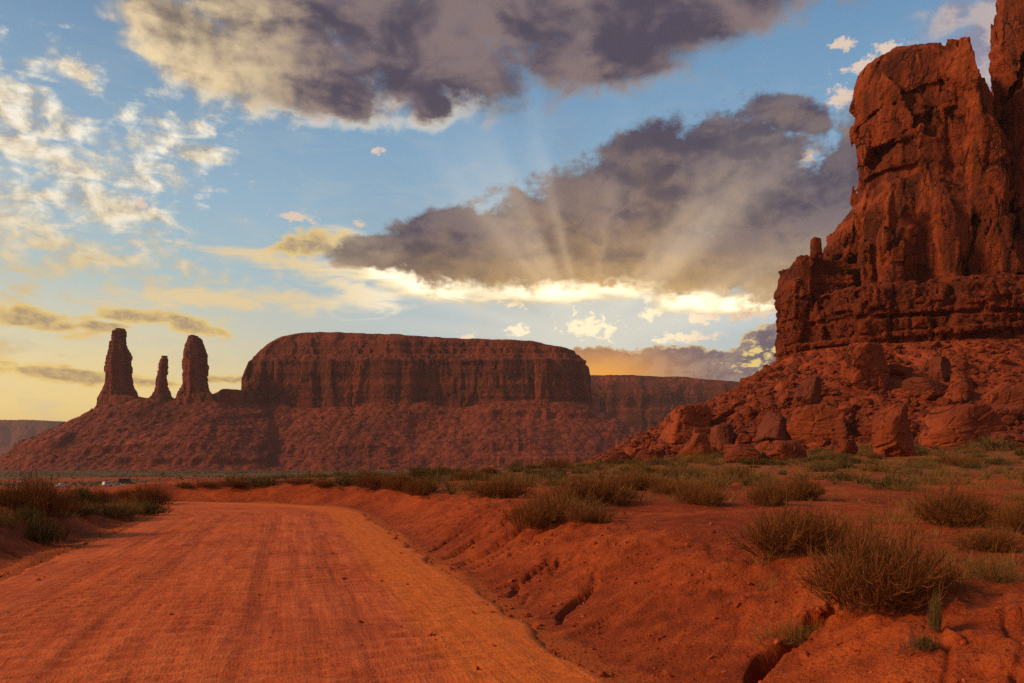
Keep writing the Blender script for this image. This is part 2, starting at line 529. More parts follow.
def rock_material(name, k, cols, band=0.0, streak=0.6, bump_d=0.3, varnish=(0.10, 0.030, 0.016), crack=None):
    """sandstone: k = size of the grain in metres"""
    m, t, b, v = mat_new(name)
    n1 = noise(t, scaled(t, v, 1, 1, 1.6), 0.12 / k, 6, 0.6)
    c = ramp(t, n1, [(0.30, cols[0]), (0.5, cols[1]), (0.70, cols[2])])
    tone = vattr(t, 'tone')
    c = mix(t, tone.step(0.35, 0.95) * 0.55, c, cols[2])
    c = mix(t, tone.step(0.48, 0.05) * 0.8, c, C3(*varnish))
    n2 = noise(t, v, 0.9 / k, 5, 0.65)
    c = mix(t, n2.step(0.35, 0.7) * 0.45, c, cols[0])
    if band:
        z = noise(t, scaled(t, v, 0.03, 0.03, 1.0), 0.5 / k, 4, 0.65)
        c = mix(t, z.step(0.42, 0.62) * band, c, cols[3])
    s = noise(t, scaled(t, v, 1, 1, 0.10), 0.28 / k, 5, 0.6)
    c = mix(t, s.step(0.48, 0.62) * streak, c, C3(*varnish))
    fis = None
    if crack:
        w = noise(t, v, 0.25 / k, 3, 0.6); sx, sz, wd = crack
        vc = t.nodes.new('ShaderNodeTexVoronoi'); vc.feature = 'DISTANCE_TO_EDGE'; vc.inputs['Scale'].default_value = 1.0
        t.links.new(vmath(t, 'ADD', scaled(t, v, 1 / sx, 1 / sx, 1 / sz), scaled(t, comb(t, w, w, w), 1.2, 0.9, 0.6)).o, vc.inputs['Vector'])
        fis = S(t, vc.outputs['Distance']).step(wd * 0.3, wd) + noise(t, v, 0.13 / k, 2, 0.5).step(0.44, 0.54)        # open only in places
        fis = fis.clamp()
        c = mix(t, fis.step(1.0, 0.0) * 0.75, c, C3(varnish[0] * 0.5, varnish[1] * 0.5, varnish[2] * 0.5))  # varnish tone darkened further to paint the shade inside the fissures
    setc(t, b, c)
    vo = t.nodes.new('ShaderNodeTexVoronoi'); vo.inputs['Scale'].default_value = 0.8 / k; t.links.new(scaled(t, v, 1, 1, 0.7).o, vo.inputs['Vector'])
    hgt = n2 * 0.6 + noise(t, scaled(t, v, 1, 1, 2.2), 2.6 / k, 4, 0.65) * 0.45 + S(t, vo.outputs['Distance']) * -0.35
    if fis: hgt = hgt + fis * 0.5
    bump(t, b, hgt, 1.0, bump_d)
    return m


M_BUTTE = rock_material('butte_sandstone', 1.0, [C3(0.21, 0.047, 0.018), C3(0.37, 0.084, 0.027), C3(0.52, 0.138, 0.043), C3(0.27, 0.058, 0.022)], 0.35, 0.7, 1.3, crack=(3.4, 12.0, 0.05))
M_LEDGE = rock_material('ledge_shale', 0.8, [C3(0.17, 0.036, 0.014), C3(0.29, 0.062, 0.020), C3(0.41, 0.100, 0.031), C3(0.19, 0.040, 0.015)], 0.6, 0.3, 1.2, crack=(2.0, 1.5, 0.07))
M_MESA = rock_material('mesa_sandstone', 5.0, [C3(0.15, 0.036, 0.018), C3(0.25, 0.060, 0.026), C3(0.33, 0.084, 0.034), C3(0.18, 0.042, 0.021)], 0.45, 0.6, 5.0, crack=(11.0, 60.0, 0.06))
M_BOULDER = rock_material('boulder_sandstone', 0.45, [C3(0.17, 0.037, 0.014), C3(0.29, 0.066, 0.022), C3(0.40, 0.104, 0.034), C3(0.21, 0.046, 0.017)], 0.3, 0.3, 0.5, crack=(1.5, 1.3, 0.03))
M_GREYROCK = rock_material('weathered_dark_rock', 0.5, [C3(0.11, 0.030, 0.015), C3(0.18, 0.050, 0.025), C3(0.26, 0.074, 0.036), C3(0.13, 0.036, 0.02)], 0.3, 0.2, 0.3)


def talus_material(name, k, c0, c1, c2, band=0.0):
    m, t, b, v = mat_new(name)
    n1 = noise(t, v, 0.05 / k, 6, 0.62)
    c = ramp(t, n1, [(0.32, c0), (0.5, c1), (0.68, c2)])
    vo = t.nodes.new('ShaderNodeTexVoronoi'); vo.inputs['Scale'].default_value = 0.55 / k; vo.inputs['Randomness'].default_value = 1
    t.links.new(v.o, vo.inputs['Vector'])
    sepc = t.nodes.new('ShaderNodeSeparateColor'); t.links.new(vo.outputs['Color'], sepc.inputs[0])
    c = mix(t, S(t, sepc.outputs[0]).step(0.6, 0.95) * 0.5, c, c2)
    c = mix(t, S(t, sepc.outputs[1]).step(0.6, 0.95) * 0.5, c, c0)
    if band: c = mix(t, noise(t, scaled(t, v, 0.004, 0.004, 0.16), 1.0, 4, 0.7).step(0.48, 0.60) * band, c, c0)
    setc(t, b, c)
    bump(t, b, S(t, vo.outputs['Distance']) * -1.0 + noise(t, v, 1.5 / k, 4, 0.6) * 0.5, 0.9, 0.8 * k)
    return m


M_TALUS = talus_material('butte_talus', 1.2, C3(0.15, 0.030, 0.012), C3(0.25, 0.052, 0.018), C3(0.35, 0.080, 0.026))
M_MTALUS = talus_material('mesa_talus', 6.0, C3(0.12, 0.028, 0.015), C3(0.19, 0.042, 0.020), C3(0.26, 0.062, 0.027), 0.6)

# ---------------------------------------------------------------- the lie of the land
RD = np.array((-0.27, 0.963)); RD = RD / np.linalg.norm(RD)        # the road's heading
RN = np.array((RD[1], -RD[0]))                                     # to its right
RP0 = np.array((-3.4, 7.5)); RHALF = 4.6
RT1 = 29.5                                                         # the straight ends here and bends left
RP1 = RP0 + RD * RT1
RR = 10.0
RC = RP1 - RN * RR
R_A0 = math.atan2(RN[1], RN[0]); R_A1 = R(93)


def road_coords(x, y):
    """(along, lateral) relative to the road's centre line; lateral > 0 on the right of it"""
    x = np.asarray(x, np.float64); y = np.asarray(y, np.float64)
    ta = (x - RP0[0]) * RD[0] + (y - RP0[1]) * RD[1]
    la = (x - RP0[0]) * RN[0] + (y - RP0[1]) * RN[1]
    da = np.where(ta <= RT1, np.abs(la), 1e9)
    dx, dy = x - RC[0], y - RC[1]
    r = np.hypot(dx, dy); ang = np.arctan2(dy, dx)
    lb = r - RR
    db = np.where((ang >= R_A0) & (ang <= R_A1), np.abs(lb), 1e9)
    tb = RT1 + (ang - R_A0) * RR
    hx, hy = -math.sin(R_A1), math.cos(R_A1)
    ex, ey = RC[0] + RR * math.cos(R_A1), RC[1] + RR * math.sin(R_A1)
    tc_ = (x - ex) * hx + (y - ey) * hy
    lc = (x - ex) * hy - (y - ey) * hx
    dc = np.where(tc_ >= 0, np.abs(lc), 1e9)
    t = np.where(da <= np.minimum(db, dc), ta, np.where(db <= dc, tb, RT1 + (R_A1 - R_A0) * RR + tc_))
    l = np.where(da <= np.minimum(db, dc), la, np.where(db <= dc, lb, lc))
    none = np.minimum(np.minimum(da, db), dc) > 1e8
    return t, np.where(none, -60.0, l)


VALLEY = -7.0
GULLY = []


def seg_dist(x, y, pts):
    d = np.full(np.shape(x), 1e9); u = np.zeros(np.shape(x)); n = len(pts) - 1
    for i in range(n):
        ax, ay = pts[i]; bx, by = pts[i + 1]
        ex, ey = bx - ax, by - ay
        t = np.clip(((x - ax) * ex + (y - ay) * ey) / (ex * ex + ey * ey), 0, 1)
        k = np.hypot(x - ax - ex * t, y - ay - ey * t)
        u = np.where(k < d, (i + t) / n, u); d = np.minimum(d, k)
    return d, u


def ground_z(x, y, detail=True):
    x = np.asarray(x, np.float64); y = np.asarray(y, np.float64)
    t, l = road_coords(x, y)
    e = np.abs(l) - RHALF
    right = l > 0
    r = np.hypot(x, y); azd = np.degrees(np.arctan2(x, y))
    wob = fbm(t * 0.35, l * 0.2, 0, 3, 5)
    # banks beside the road
    e2 = e + wob * 0.35
    br = 1.04 * sstep(0.05, 3.6, e2) + 0.20 * sstep(3.0, 8.0, e2)
    bl = 1.25 * sstep(0.25, 3.4, e2) + 0.1 * sstep(3, 8, e2)
    h = np.where(right, br, bl)
    h = h + 0.07 * np.exp(-((e - 0.02 - 0.25 * wob) / 0.22) ** 2) * (0.6 + 0.9 * wob)        # ridge of loose sand along the edge
    off = sstep(0.5, 3.0, e)
    h = h + off * (0.16 * fbm(x * 0.16, y * 0.16, 0, 3, 11) + 0.07 * fbm(x * 0.6, y * 0.6, 0, 3, 12))
    # the plain rises towards the butte
    h = h + off * 0.042 * np.clip(x + 10, 0, 200) * sstep(15, 85, y) * np.where(right, 1, 0)
    h = h + np.where(right, off * 0.6 * sstep(70, 120, y) * sstep(5, 40, x), 0)
    # edge of the bench: everything left of the butte falls to the valley floor
    edge = np.interp(azd, [-60, -32, -24, -12, -2, 4, 7, 12, 40, 75, 120], [38, 42, 56, 62, 68, 92, 150, 230, 420, 420, 200])
    k = sstep(0, 1, (r - edge) / (60 + 0.15 * edge))
    k = np.where(y < -20, sstep(60, 160, r), k)
    val = VALLEY + 0.9 * fbm(x / 170, y / 170, 0, 3, 21) * sstep(90, 300, r) + np.clip(r - 1500, 0, 1e9) * 0.0006
    h = h * (1 - k) + val * k
    if detail:
        near = 1 - sstep(30, 70, r)
        face = sstep(0.1, 0.7, e) * (1 - sstep(2.8, 5.0, e)) * near
        # rills washed out across the face of the bank
        w = t - 0.78 * e + 0.3 * fbm(x * 0.9, y * 0.9, 0, 2, 31)
        rg = 1 - np.abs(vn(w * 1.15, w * 0 + 3.7, 0, 33)); rg2 = 1 - np.abs(vn(w * 3.3, w * 0 + 8.1, 0, 34))
        amp = sstep(-0.2, 0.5, vn(w * 0.35, w * 0 + 1.1, 0, 35))
        h = h - np.where(right, face * (0.15 * amp * sstep(0.88, 1.0, rg) + 0.07 * sstep(0.55, 1.0, rg2) * (0.4 + 0.6 * vn(x * 0.8, y * 0.8, 0, 36))), face * 0.12 * sstep(0.75, 1, rg))
        h = h + off * near * (0.030 * fbm(x * 2.2, y * 2.2, 0, 4, 41) + (0.22 + face) * 0.085 * np.maximum(fbm(x * 4.5, y * 4.5, 0, 4, 42), -0.12) + face * 0.14 * fbm(x * 1.1, y * 1.1, 0, 3, 43) + (0.15 + face) * 0.045 * (cells(x.ravel() * 3.2, y.ravel() * 3.2, y.ravel() * 0, 44)[2].reshape(x.shape) - 0.5) * sstep(-0.1, 0.3, vn(x * 0.7, y * 0.7, 0, 45)))
        for path, wide, deep in GULLY:
            g, u = seg_dist(x + 0.05 * vn(x * 4, y * 4, 0, 51), y + 0.05 * vn(x * 3.5, y * 3.5, 0, 52), path)
            wd = wide * (0.35 + 0.65 * np.sin(np.clip(u, 0.02, 0.98) * math.pi))
            h = h - deep * np.sin(np.clip(u, 0.03, 0.97) * math.pi) ** 0.6 * (1 - sstep(wd * 0.45, wd * 1.2, g))
    # below the road sheet
    h = np.where(e < 0, h * (1 - sstep(0.4, 0.9, -e)) - 0.12 * sstep(0.45, 1.0, -e), h)
    return h


# ---- talus of the butte on the right
BASE = [(66, 194), (67.5, 185), (77, 175), (99, 168), (135, 165), (185, 167), (185, 245), (92, 240), (72, 212)]


def talus_z(x, y):
    d = sd_poly(np.asarray(x, np.float64), np.asarray(y, np.float64), BASE)
    z = 28.5 - 0.66 * np.maximum(d, 0) + 0.0025 * np.maximum(d, 0) ** 2
    z = np.where(d > 60, -40.0, z)
    n = fbm(np.asarray(x) / 14, np.asarray(y) / 14, 0, 4, 61)
    n2 = fbm(np.asarray(x) / 3.5, np.asarray(y) / 3.5, 0, 3, 62)
    s = sstep(-2, 8, d)
    return z + s * (1.7 * n + 0.7 * n2)


def land_z(x, y):
    return np.maximum(ground_z(x, y, False), talus_z(x, y))


def hit(px, py, y0=4.0, y1=260.0):
    """where the sight line of a picture point meets the land"""
    ys = np.geomspace(y0, y1, 3000)
    xs = (px - 512) / F_PX * ys; zs = EYE + (HZ - py) / F_PX * ys
    b = np.nonzero(land_z(xs, ys) >= zs)[0]
    i = b[0] if len(b) else len(ys) - 1
    return xs[i], ys[i], float(land_z(xs[i:i + 1], ys[i:i + 1])[0])


# the dark gully at lower right and two wash-outs in the face of the bank
for pp, wide, deep in (([(742, 700), (758, 672), (770, 655), (790, 642), (806, 628), (824, 617), (846, 606), (860, 596)], 0.15, 0.50),
                       ([(556, 624), (566, 610), (578, 600), (590, 590), (598, 580)], 0.11, 0.17), ([(508, 596), (520, 582), (536, 569), (552, 557), (562, 552)], 0.11, 0.17), ([(430, 552), (447, 541), (462, 531), (484, 521)], 0.11, 0.17)):
    GULLY.append(([hit(a, b)[:2] for a, b in pp], wide, deep))
_r = random.Random(4)
for t0 in (2.9, 3.4, 4.9, 5.3, 7.4, 7.7, 9.3, 11.5, 12.1, 13.0, 15.5, 16.1, 18.5, 21.0, 22.3):
    e0_ = _r.uniform(0.5, 2.2); e1 = e0_ + _r.uniform(0.5, 2.0); pp = []
    for i in range(6):
        e_ = e0_ + (e1 - e0_) * i / 5; t_ = t0 + 0.85 * e_ + _r.uniform(-0.17, 0.17)
        q_ = RP0 + RD * t_ + RN * (RHALF + e_); pp.append((q_[0], q_[1]))
    GULLY.append((pp, _r.uniform(0.03, 0.07), _r.uniform(0.04, 0.11)))

# ---------------------------------------------------------------- ground sheet
def build_ground():
    front = np.radians(np.arange(-46, 46.01, 0.15)); rest = np.radians(np.arange(50, 314.1, 4))
    th = np.concatenate([front, rest])
    rr = [1.2]
    while rr[-1] < 70: rr.append(rr[-1] * 1.0085)
    while rr[-1] < 11000: rr.append(rr[-1] * 1.035)
    rr = np.array(rr)
    T, RR_ = np.meshgrid(th, rr)
    x = RR_ * np.sin(T); y = RR_ * np.cos(T)
    z = ground_z(x, y)
    nr, nt = x.shape
    v = np.stack([x, y, z], -1).reshape(-1, 3)
    i, j = np.meshgrid(np.arange(nr - 1), np.arange(nt), indexing='ij')
    j2 = (j + 1) % nt
    q = np.stack([i * nt + j, i * nt + j2, (i + 1) * nt + j2, (i + 1) * nt + j], -1).reshape(-1, 4)[:, ::-1]
    c = len(v); v = np.vstack([v, [[0, 0, float(ground_z(np.zeros(1), np.zeros(1))[0])]]])
    jj = np.arange(nt)
    tri = np.stack([np.full(nt, c), (jj + 1) % nt, jj], 1)
    m, t, b, vv = mat_new('red_sand_ground', 0.95, 0.1)
    veg = vattr(t, 'veg')
    n1 = noise(t, vv, 0.35, 6, 0.6); n2 = noise(t, vv, 3.0, 6, 0.65); n3 = noise(t, vv, 22, 4, 0.6)
    cc = ramp(t, n1 * 0.55 + n2 * 0.45, [(0.38, C3(0.21, 0.041, 0.012)), (0.5, C3(0.36, 0.072, 0.019)), (0.62, C3(0.51, 0.116, 0.028))])
    cc = mix(t, n3.step(0.5, 0.68) * 0.55, cc, C3(0.15, 0.030, 0.011))
    # thin dry growth: straw on the bench, grey-green sage far out on the valley floor
    far = vattr(t, 'far')
    g1 = noise(t, scaled(t, vv, 1, 0.6, 1), 0.9, 6, 0.7); g2 = noise(t, vv, 0.011, 7, 0.65, 0.4)
    cc = mix(t, ((g1 - 0.5) * 1.4 + veg).step(0.35, 0.9) * 0.75 * (1.0 - far), cc, mix(t, n2.step(0.4, 0.6), C3(0.16, 0.095, 0.03), C3(0.30, 0.16, 0.045)))
    sage = mix(t, noise(t, vv, 0.12, 6, 0.75).step(0.40, 0.62), C3(0.20, 0.120, 0.048), C3(0.075, 0.068, 0.030))
    dirt = C3(0.33, 0.105, 0.038)
    cc = mix(t, far * (g2 - 0.5 + veg).step(0.22, 0.52), cc, sage)
    cc = mix(t, (vattr(t, 'berm') + (n2 - 0.5) * 1.3).step(0.25, 0.75) * 0.9, cc, mix(t, n3.step(0.35, 0.65), C3(0.44, 0.100, 0.022), C3(0.60, 0.150, 0.030)))
    setc(t, b, cc)
    bump(t, b, n2 * 0.5 + n3 * 0.30 + noise(t, vv, 70, 3, 0.6) * 0.10, 1.0, 0.16)
    me = make_mesh('ground', v, [q, tri], m, True)
    xx, yy = v[:, 0], v[:, 1]; r = np.hypot(xx, yy)
    tt, ll = road_coords(xx, yy); e = np.abs(ll) - RHALF
    vg = sstep(2.5, 9, e) * (0.25 + 0.5 * sstep(12, 60, yy)) + 0.25 * fbm(xx / 7, yy / 7, 0, 3, 71)
    strip = np.exp(-((r - 330) / 55) ** 2) * (xx < -60)                 # bare dirt where the cars are parked
    strip2 = np.exp(-((r - 520) / 60) ** 2) * (xx < -150) * 0.6
    vg = np.where(r > 150, 0.6 - 0.9 * strip - 0.7 * strip2, vg)
    attr(me, 'berm', (1 - sstep(-0.1, 0.75, e)) * (1 - sstep(60, 100, r)))
    attr(me, 'veg', vg); attr(me, 'far', sstep(70, 170, r))
    link('ground', me, kind='structure')


build_ground()


# ---------------------------------------------------------------- dirt road
def build_road():
    ts = np.concatenate([np.concatenate([np.arange(-22, -2, 0.4), np.arange(-2, 14, 0.05), np.arange(14, RT1, 0.10)])]); pts = []
    n = 100
    ls = np.linspace(-RHALF - 0.12, RHALF + 0.24, n)
    for t in ts: pts.append((RP0 + RD * t, RN))
    for a in np.linspace(R_A0, R_A1, 120):
        nn = np.array((math.cos(a), math.sin(a))); pts.append((RC + nn * RR, nn))
    e0 = RC + RR * np.array((math.cos(R_A1), math.sin(R_A1))); d = np.array((-math.sin(R_A1), math.cos(R_A1)))
    for t in np.geomspace(0.4, 60, 90): pts.append((e0 + d * t, np.array((math.cos(R_A1), math.sin(R_A1)))))
    c = np.array([p[0] for p in pts]); nrm = np.array([p[1] for p in pts])
    P3 = c[:, None, :] + nrm[:, None, :] * ls[None, :, None]
    x, y = P3[..., 0], P3[..., 1]
    al = np.concatenate([[0], np.cumsum(np.linalg.norm(np.diff(c, axis=0), axis=1))])[:, None] + np.zeros_like(x)
    lat = np.broadcast_to(ls, x.shape)
    z = 0.02 + 0.05 * (1 - (lat / RHALF) ** 2)
    z = z + 0.020 * fbm(x * 0.7, y * 0.7, 0, 3, 81)
    ruts = sum(np.exp(-((lat - c0 - 0.12 * vn(al * 0.15, al * 0 + c0, 0, 82)) / 0.22) ** 2) for c0 in (-2.9, -1.3, 0.8, 2.3))
    z = z - 0.022 * ruts
    # washboard: short ripples across the travelled part
    ph = al * 2 * math.pi / 0.46 + 5.0 * fbm(x * 0.6, y * 0.6, 0, 3, 83) + 4.5 * vn(lat * 0.9, al * 0.12, 0, 84)
    wash = np.sin(ph) * sstep(0.0, 0.5, 0.30 + vn(x * 0.35, y * 0.35, 0, 85)) * (1 - sstep(2.9, 3.4, np.abs(lat - 0.2)))
    z = z + 0.020 * wash + 0.012 * fbm(x * 5, y * 5, 0, 3, 86)
    rag = np.where(lat > 0, -0.06, 0.10) + 0.34 * np.abs(fbm(al * 0.55, np.sign(lat) * 3.0 + al * 0, 0, 4, 88))
    z = z - 0.20 * sstep(-0.06, 0.16, np.abs(lat) - (RHALF - rag))
    # graded smooth strip at the right with loose sand
    z = z + 0.03 * sstep(2.9, 4.2, lat)
    nr, nc = x.shape
    v = np.stack([x, y, z], -1).reshape(-1, 3)
    i, j = np.meshgrid(np.arange(nr - 1), np.arange(nc - 1), indexing='ij')
    q = np.stack([i * nc + j, i * nc + j + 1, (i + 1) * nc + j + 1, (i + 1) * nc + j], -1).reshape(-1, 4)
    m, t, b, vv = mat_new('packed_red_dirt', 0.95, 0.1)
    la = vattr(t, 'lat'); aa = vattr(t, 'along')
    rv = comb(t, aa * 0.35, la * 4.0, 0.0)
    n1 = noise(t, rv, 1.0, 6, 0.6); n2 = noise(t, vv, 4.0, 6, 0.65); n3 = noise(t, vv, 30, 4, 0.6)
    big = noise(t, vv, 0.4, 4, 0.55)
    n4 = noise(t, comb(t, aa * 0.22, la * 8.0, 3.0), 1.0, 3, 0.6)
    cc = ramp(t, n1 * 0.35 + n2 * 0.25 + big * 0.25 + n4 * 0.15, [(0.40, C3(0.38, 0.076, 0.027)), (0.5, C3(0.60, 0.132, 0.042)), (0.60, C3(0.76, 0.198, 0.062))])
    cc = mix(t, n3.step(0.52, 0.72) * 0.35, cc, C3(0.25, 0.062, 0.024))
    loose = la.step(2.7, 3.3) + (big - 0.5) * 0.8
    cc = mix(t, loose.clamp() * 0.9, cc, mix(t, n2.step(0.35, 0.65), C3(0.64, 0.155, 0.026), C3(0.76, 0.205, 0.036)))
    setc(t, b, cc)
    rip = noise(t, comb(t, aa * 5.5, la * 1.1, 0.0), 1.0, 4, 0.6, 0.8)
    cc = mix(t, rip.step(0.50, 0.70) * 0.25, cc, C3(0.70, 0.20, 0.052))
    cc = mix(t, vattr(t, 'wash').step(0.1, 0.9) * (n2.step(0.35, 0.6) * 0.35), cc, C3(0.74, 0.22, 0.058))
    cc = mix(t, vattr(t, 'rut').step(0.25, 0.9) * (n4.step(0.38, 0.62) * 0.42), cc, C3(0.27, 0.058, 0.022))
    setc(t, b, cc)
    bump(t, b, n1 * 0.4 + n2 * 0.5 + n3 * 0.2 + rip * 0.8 + n4 * 0.2, 1.0, 0.08)
    me = make_mesh('dirt_road', v, q[:, ::-1] if False else q, m, True)
    attr(me, 'rut', ruts.ravel()); attr(me, 'wash', wash.ravel()); attr(me, 'lat', lat.ravel()); attr(me, 'along', al.ravel())
    link('dirt_road', me, kind='structure')


build_road()
# ---------------------------------------------------------------- rock formations from sampled fields
def grid(x0, x1, y0, y1, z0, z1, h):
    xs = np.arange(x0, x1 + h, h, dtype=np.float32); ys = np.arange(y0, y1 + h, h, dtype=np.float32); zs = np.arange(z0, z1 + h, h, dtype=np.float32)
    return np.meshgrid(xs, ys, zs, indexing='ij'), (x0, y0, z0)


def main_island(v, q):
    """keep the largest connected piece"""
    lab = np.arange(len(v))
    while True:
        m = lab[q].min(1); new = lab.copy()
        np.minimum.at(new, q.ravel(), np.repeat(m, 4)); new = new[new]
        if (new == lab).all(): break
        lab = new
    u, c = np.unique(lab, return_counts=True); keep = lab == u[c.argmax()]
    idx = np.cumsum(keep) - 1
    return v[keep], idx[q[keep[q[:, 0]]]]


def half_planes(poly):
    out = []
    n = len(poly)
    for i in range(n):
        (ax, ay), (bx, by) = poly[i], poly[(i + 1) % n]
        ex, ey = bx - ax, by - ay; L = math.hypot(ex, ey)
        nx, ny = ey / L, -ex / L
        out.append((nx, ny, nx * ax + ny * ay))
    return out


def table(z, pts):
    """pts: (z, value) in any order"""
    p = sorted(pts)
    return np.interp(z, [a for a, _ in p], [b for _, b in p]).astype(np.float32)


def tower_field(x, y, z, yc, prof, poly, top, dmax=17.0):
    """a tower whose left and right outlines follow prof = (picture row, left column, right column) at depth yc"""
    k = yc / F_PX
    zz = [(EYE + (HZ - r) * k) for r, _, _ in prof]
    l = table(z, list(zip(zz, [(a - 512) * k for _, a, _ in prof])))
    r_ = table(z, list(zip(zz, [(b - 512) * k for _, _, b in prof])))
    hw = np.maximum((r_ - l) / 2, 0.05); cx = (l + r_) / 2
    f = None
    for nx, ny, d in half_planes(poly):
        g = (x - cx) * nx + (y - yc) * hw / np.minimum(hw, dmax) * ny - d * hw
        f = g if f is None else np.maximum(f, g)
    return np.maximum(f, z - min(top, zz[0]) - 0.3)


def jitter(v, q, a, seed):
    """small chips all over a rock face"""
    p = v.astype(np.float32)
    k = cells(p[:, 0] / 0.9, p[:, 1] / 0.9, p[:, 2] / 0.7, seed)[2] - 0.5
    return v + vert_normals(v, q) * (k * 2 * a)[:, None]


def rough_field(f, x, y, z, fn, band):
    """add fn to the field inside a band round its surface"""
    i = np.nonzero(np.abs(f) < band)
    f[i] -= fn(x[i], y[i], z[i])
    return f


def PXZ(px, py, y): return (px - 512) / F_PX * y, EYE + (HZ - py) / F_PX * y


def build_butte():
    root = link('sandstone_butte', None, loc=(115, 205, 0), label='tall red sandstone butte with two towers rising at the right edge above boulders', cat='butte')
    off = np.array((115, 205, 0))
    h = 0.46
    # --- towers and wall
    (x, y, z), org = grid(64, 156, 168, 242, 34, 152, h)
    wx = x + 0.35 * vn(x / 9, y / 9, z / 14, 101); wy = y + 0.35 * vn(x / 9, y / 9, z / 14, 102)
    pl = [(-.97, -.05), (-.80, -.52), (.30, -1.14), (.86, -.45), (.92, .3), (.6, .9), (-.3, 1.0)]
    left = [(49, 908, 920), (53, 892, 934), (60, 876, 946), (67, 866, 954), (76, 859, 963), (92, 853, 970), (112, 848, 978), (135, 847, 984), (146, 851, 987),
            (152, 852, 994), (165, 852, 1004), (190, 851, 1012), (206, 845, 1016), (220, 834, 1020), (236, 822, 1024), (255, 811, 1028), (275, 800, 1032), (300, 790, 1036)]
    f = tower_field(wx, wy, z, 196, left, pl, 200)
    pr = [(-.55, .6), (-.95, -.08), (-.93, -.42), (-.45, -.80), (.6, -.78), (1, -.3), (1, .8), (-.25, .95)]
    right = [(-150, 1040, 1150), (-130, 1004, 1170), (-60, 992, 1185), (0, 984, 1195), (60, 981, 1200), (120, 986, 1200), (150, 989, 1200), (170, 985, 1205), (220, 972, 1210), (300, 965, 1215)]
    f2 = tower_field(wx, wy, z, 193, right, pr, 150, 24.0)
    f = np.minimum(f, f2)
    XA, ZT = PXZ(940, 152, 180); XB = PXZ(1110, 0, 180)[0]              # the wall that joins the two
    f = np.minimum(f, np.maximum(np.maximum(np.abs(wx - (XA + XB) / 2) - (XB - XA) / 2, np.abs(wy - 197) - 20 + 0.10 * (z - 42)), z - ZT + 0.12 * np.abs(x - 108)))
    # slabs that stand off the wall
    for (px0, px1, py0, py1, yy, dep) in ((884, 906, 186, 262, 180, 3.2), (858, 874, 205, 275, 184, 2.5), (1000, 1020, 215, 300, 176, 2.6)):
        X0, Z1 = PXZ(px0, py0, yy); X1, Z0 = PXZ(px1, py1, yy)
        tz = (Z1 - z) / (Z1 - Z0)
        g = np.maximum(np.abs(wx - (X0 + X1) / 2) - (X1 - X0) / 2 * np.clip(0.35 + 1.2 * tz, 0, 1), np.maximum(z - Z1, np.abs(wy - (yy + 3)) - dep - tz))
        f = np.minimum(f, g)
    # clefts: deep vertical joints in shadow, and a slanting parting under the head of the tower
    for (px0, py0, px1, py1, yy, wd, dep) in ((976, 190, 972, 322, 178, 0.75, 9), (908, 185, 902, 245, 178, 0.55, 6), (896, 238, 890, 278, 178, 0.45, 5), (930, 232, 934, 275, 176, 0.35, 4),
                                              (1008, 205, 1003, 258, 180, 0.5, 5), (940, 210, 950, 265, 175, 0.3, 3), (1016, 60, 1005, 150, 186, 0.5, 4), (862, 200, 858, 262, 186, 0.4, 4)):
        XA, ZA = PXZ(px0, py0, yy); XB, ZB = PXZ(px1, py1, yy)
        tt = np.clip((z - ZA) / (ZB - ZA), 0, 1)
        xc = XA + (XB - XA) * tt + 0.5 * vn(z / 3, z * 0, 0, 103)
        w = wd * np.sqrt(np.clip(np.sin(np.clip((z - ZA) / (ZB - ZA), 0, 1) * math.pi), 0, 1))
        w = np.where((z - ZA) * (z - ZB) > 0, 0, w)
        g = np.maximum(np.abs(x - xc) - w, y - (yy + dep))
        f = np.where(w > 0, np.maximum(f, -g), f)
    for (px0, py0, px1, py1, yy, wd, dep) in tuple((a, b, a + c, b + d, 178, 0.42, 4) for a, b, c, d in ((870, 170, -3, 75), (885, 95, -4, 45), (918, 150, 4, 60), (925, 190, -3, 70), (955, 100, 6, 80), (950, 230, 3, 70), (965, 250, -2, 50), (986, 205, 3, 90), (990, 240, -2, 50), (1012, 20, -3, 70), (1004, 110, 4, 80), (1020, 150, -4, 90), (880, 255, 2, 45), (845, 225, -2, 50))):
        XA, ZA = PXZ(px0, py0, yy); XB, ZB = PXZ(px1, py1, yy)
        tt = np.clip((z - ZA) / (ZB - ZA), 0, 1)
        xc = XA + (XB - XA) * tt + 0.7 * vn(z / 4, z * 0 + px0, 0, 105)
        w = np.where((z - ZA) * (z - ZB) > 0, 0, wd * np.sqrt(np.clip(np.sin(tt * math.pi), 0, 1)))
        g = np.maximum(np.abs(x - xc) - w, y - (yy + dep))
        f = np.where(w > 0, np.maximum(f, np.minimum(-g, f + 2.5)), f)
    for (px0, py0, px1, py1, th, dep) in ((862, 150, 905, 138, 0.55, 2.6), (892, 138, 944, 106, 0.4, 2.0), (868, 116, 900, 92, 0.3, 1.3), (905, 92, 962, 76, 0.35, 1.4), (880, 168, 930, 160, 0.3, 1.2)):
        yy = 180
        XA, ZA = PXZ(px0, py0, yy); XB, ZB = PXZ(px1, py1, yy)
        u = (x - XA) / (XB - XA)
        zc = ZA + (ZB - ZA) * u + 0.4 * vn(x / 2.5, x * 0, 0, 104)
        g = np.where((u > 0) & (u < 1), np.abs(z - zc) - th, 5)
        f = np.maximum(f, np.minimum(-g, f + dep))

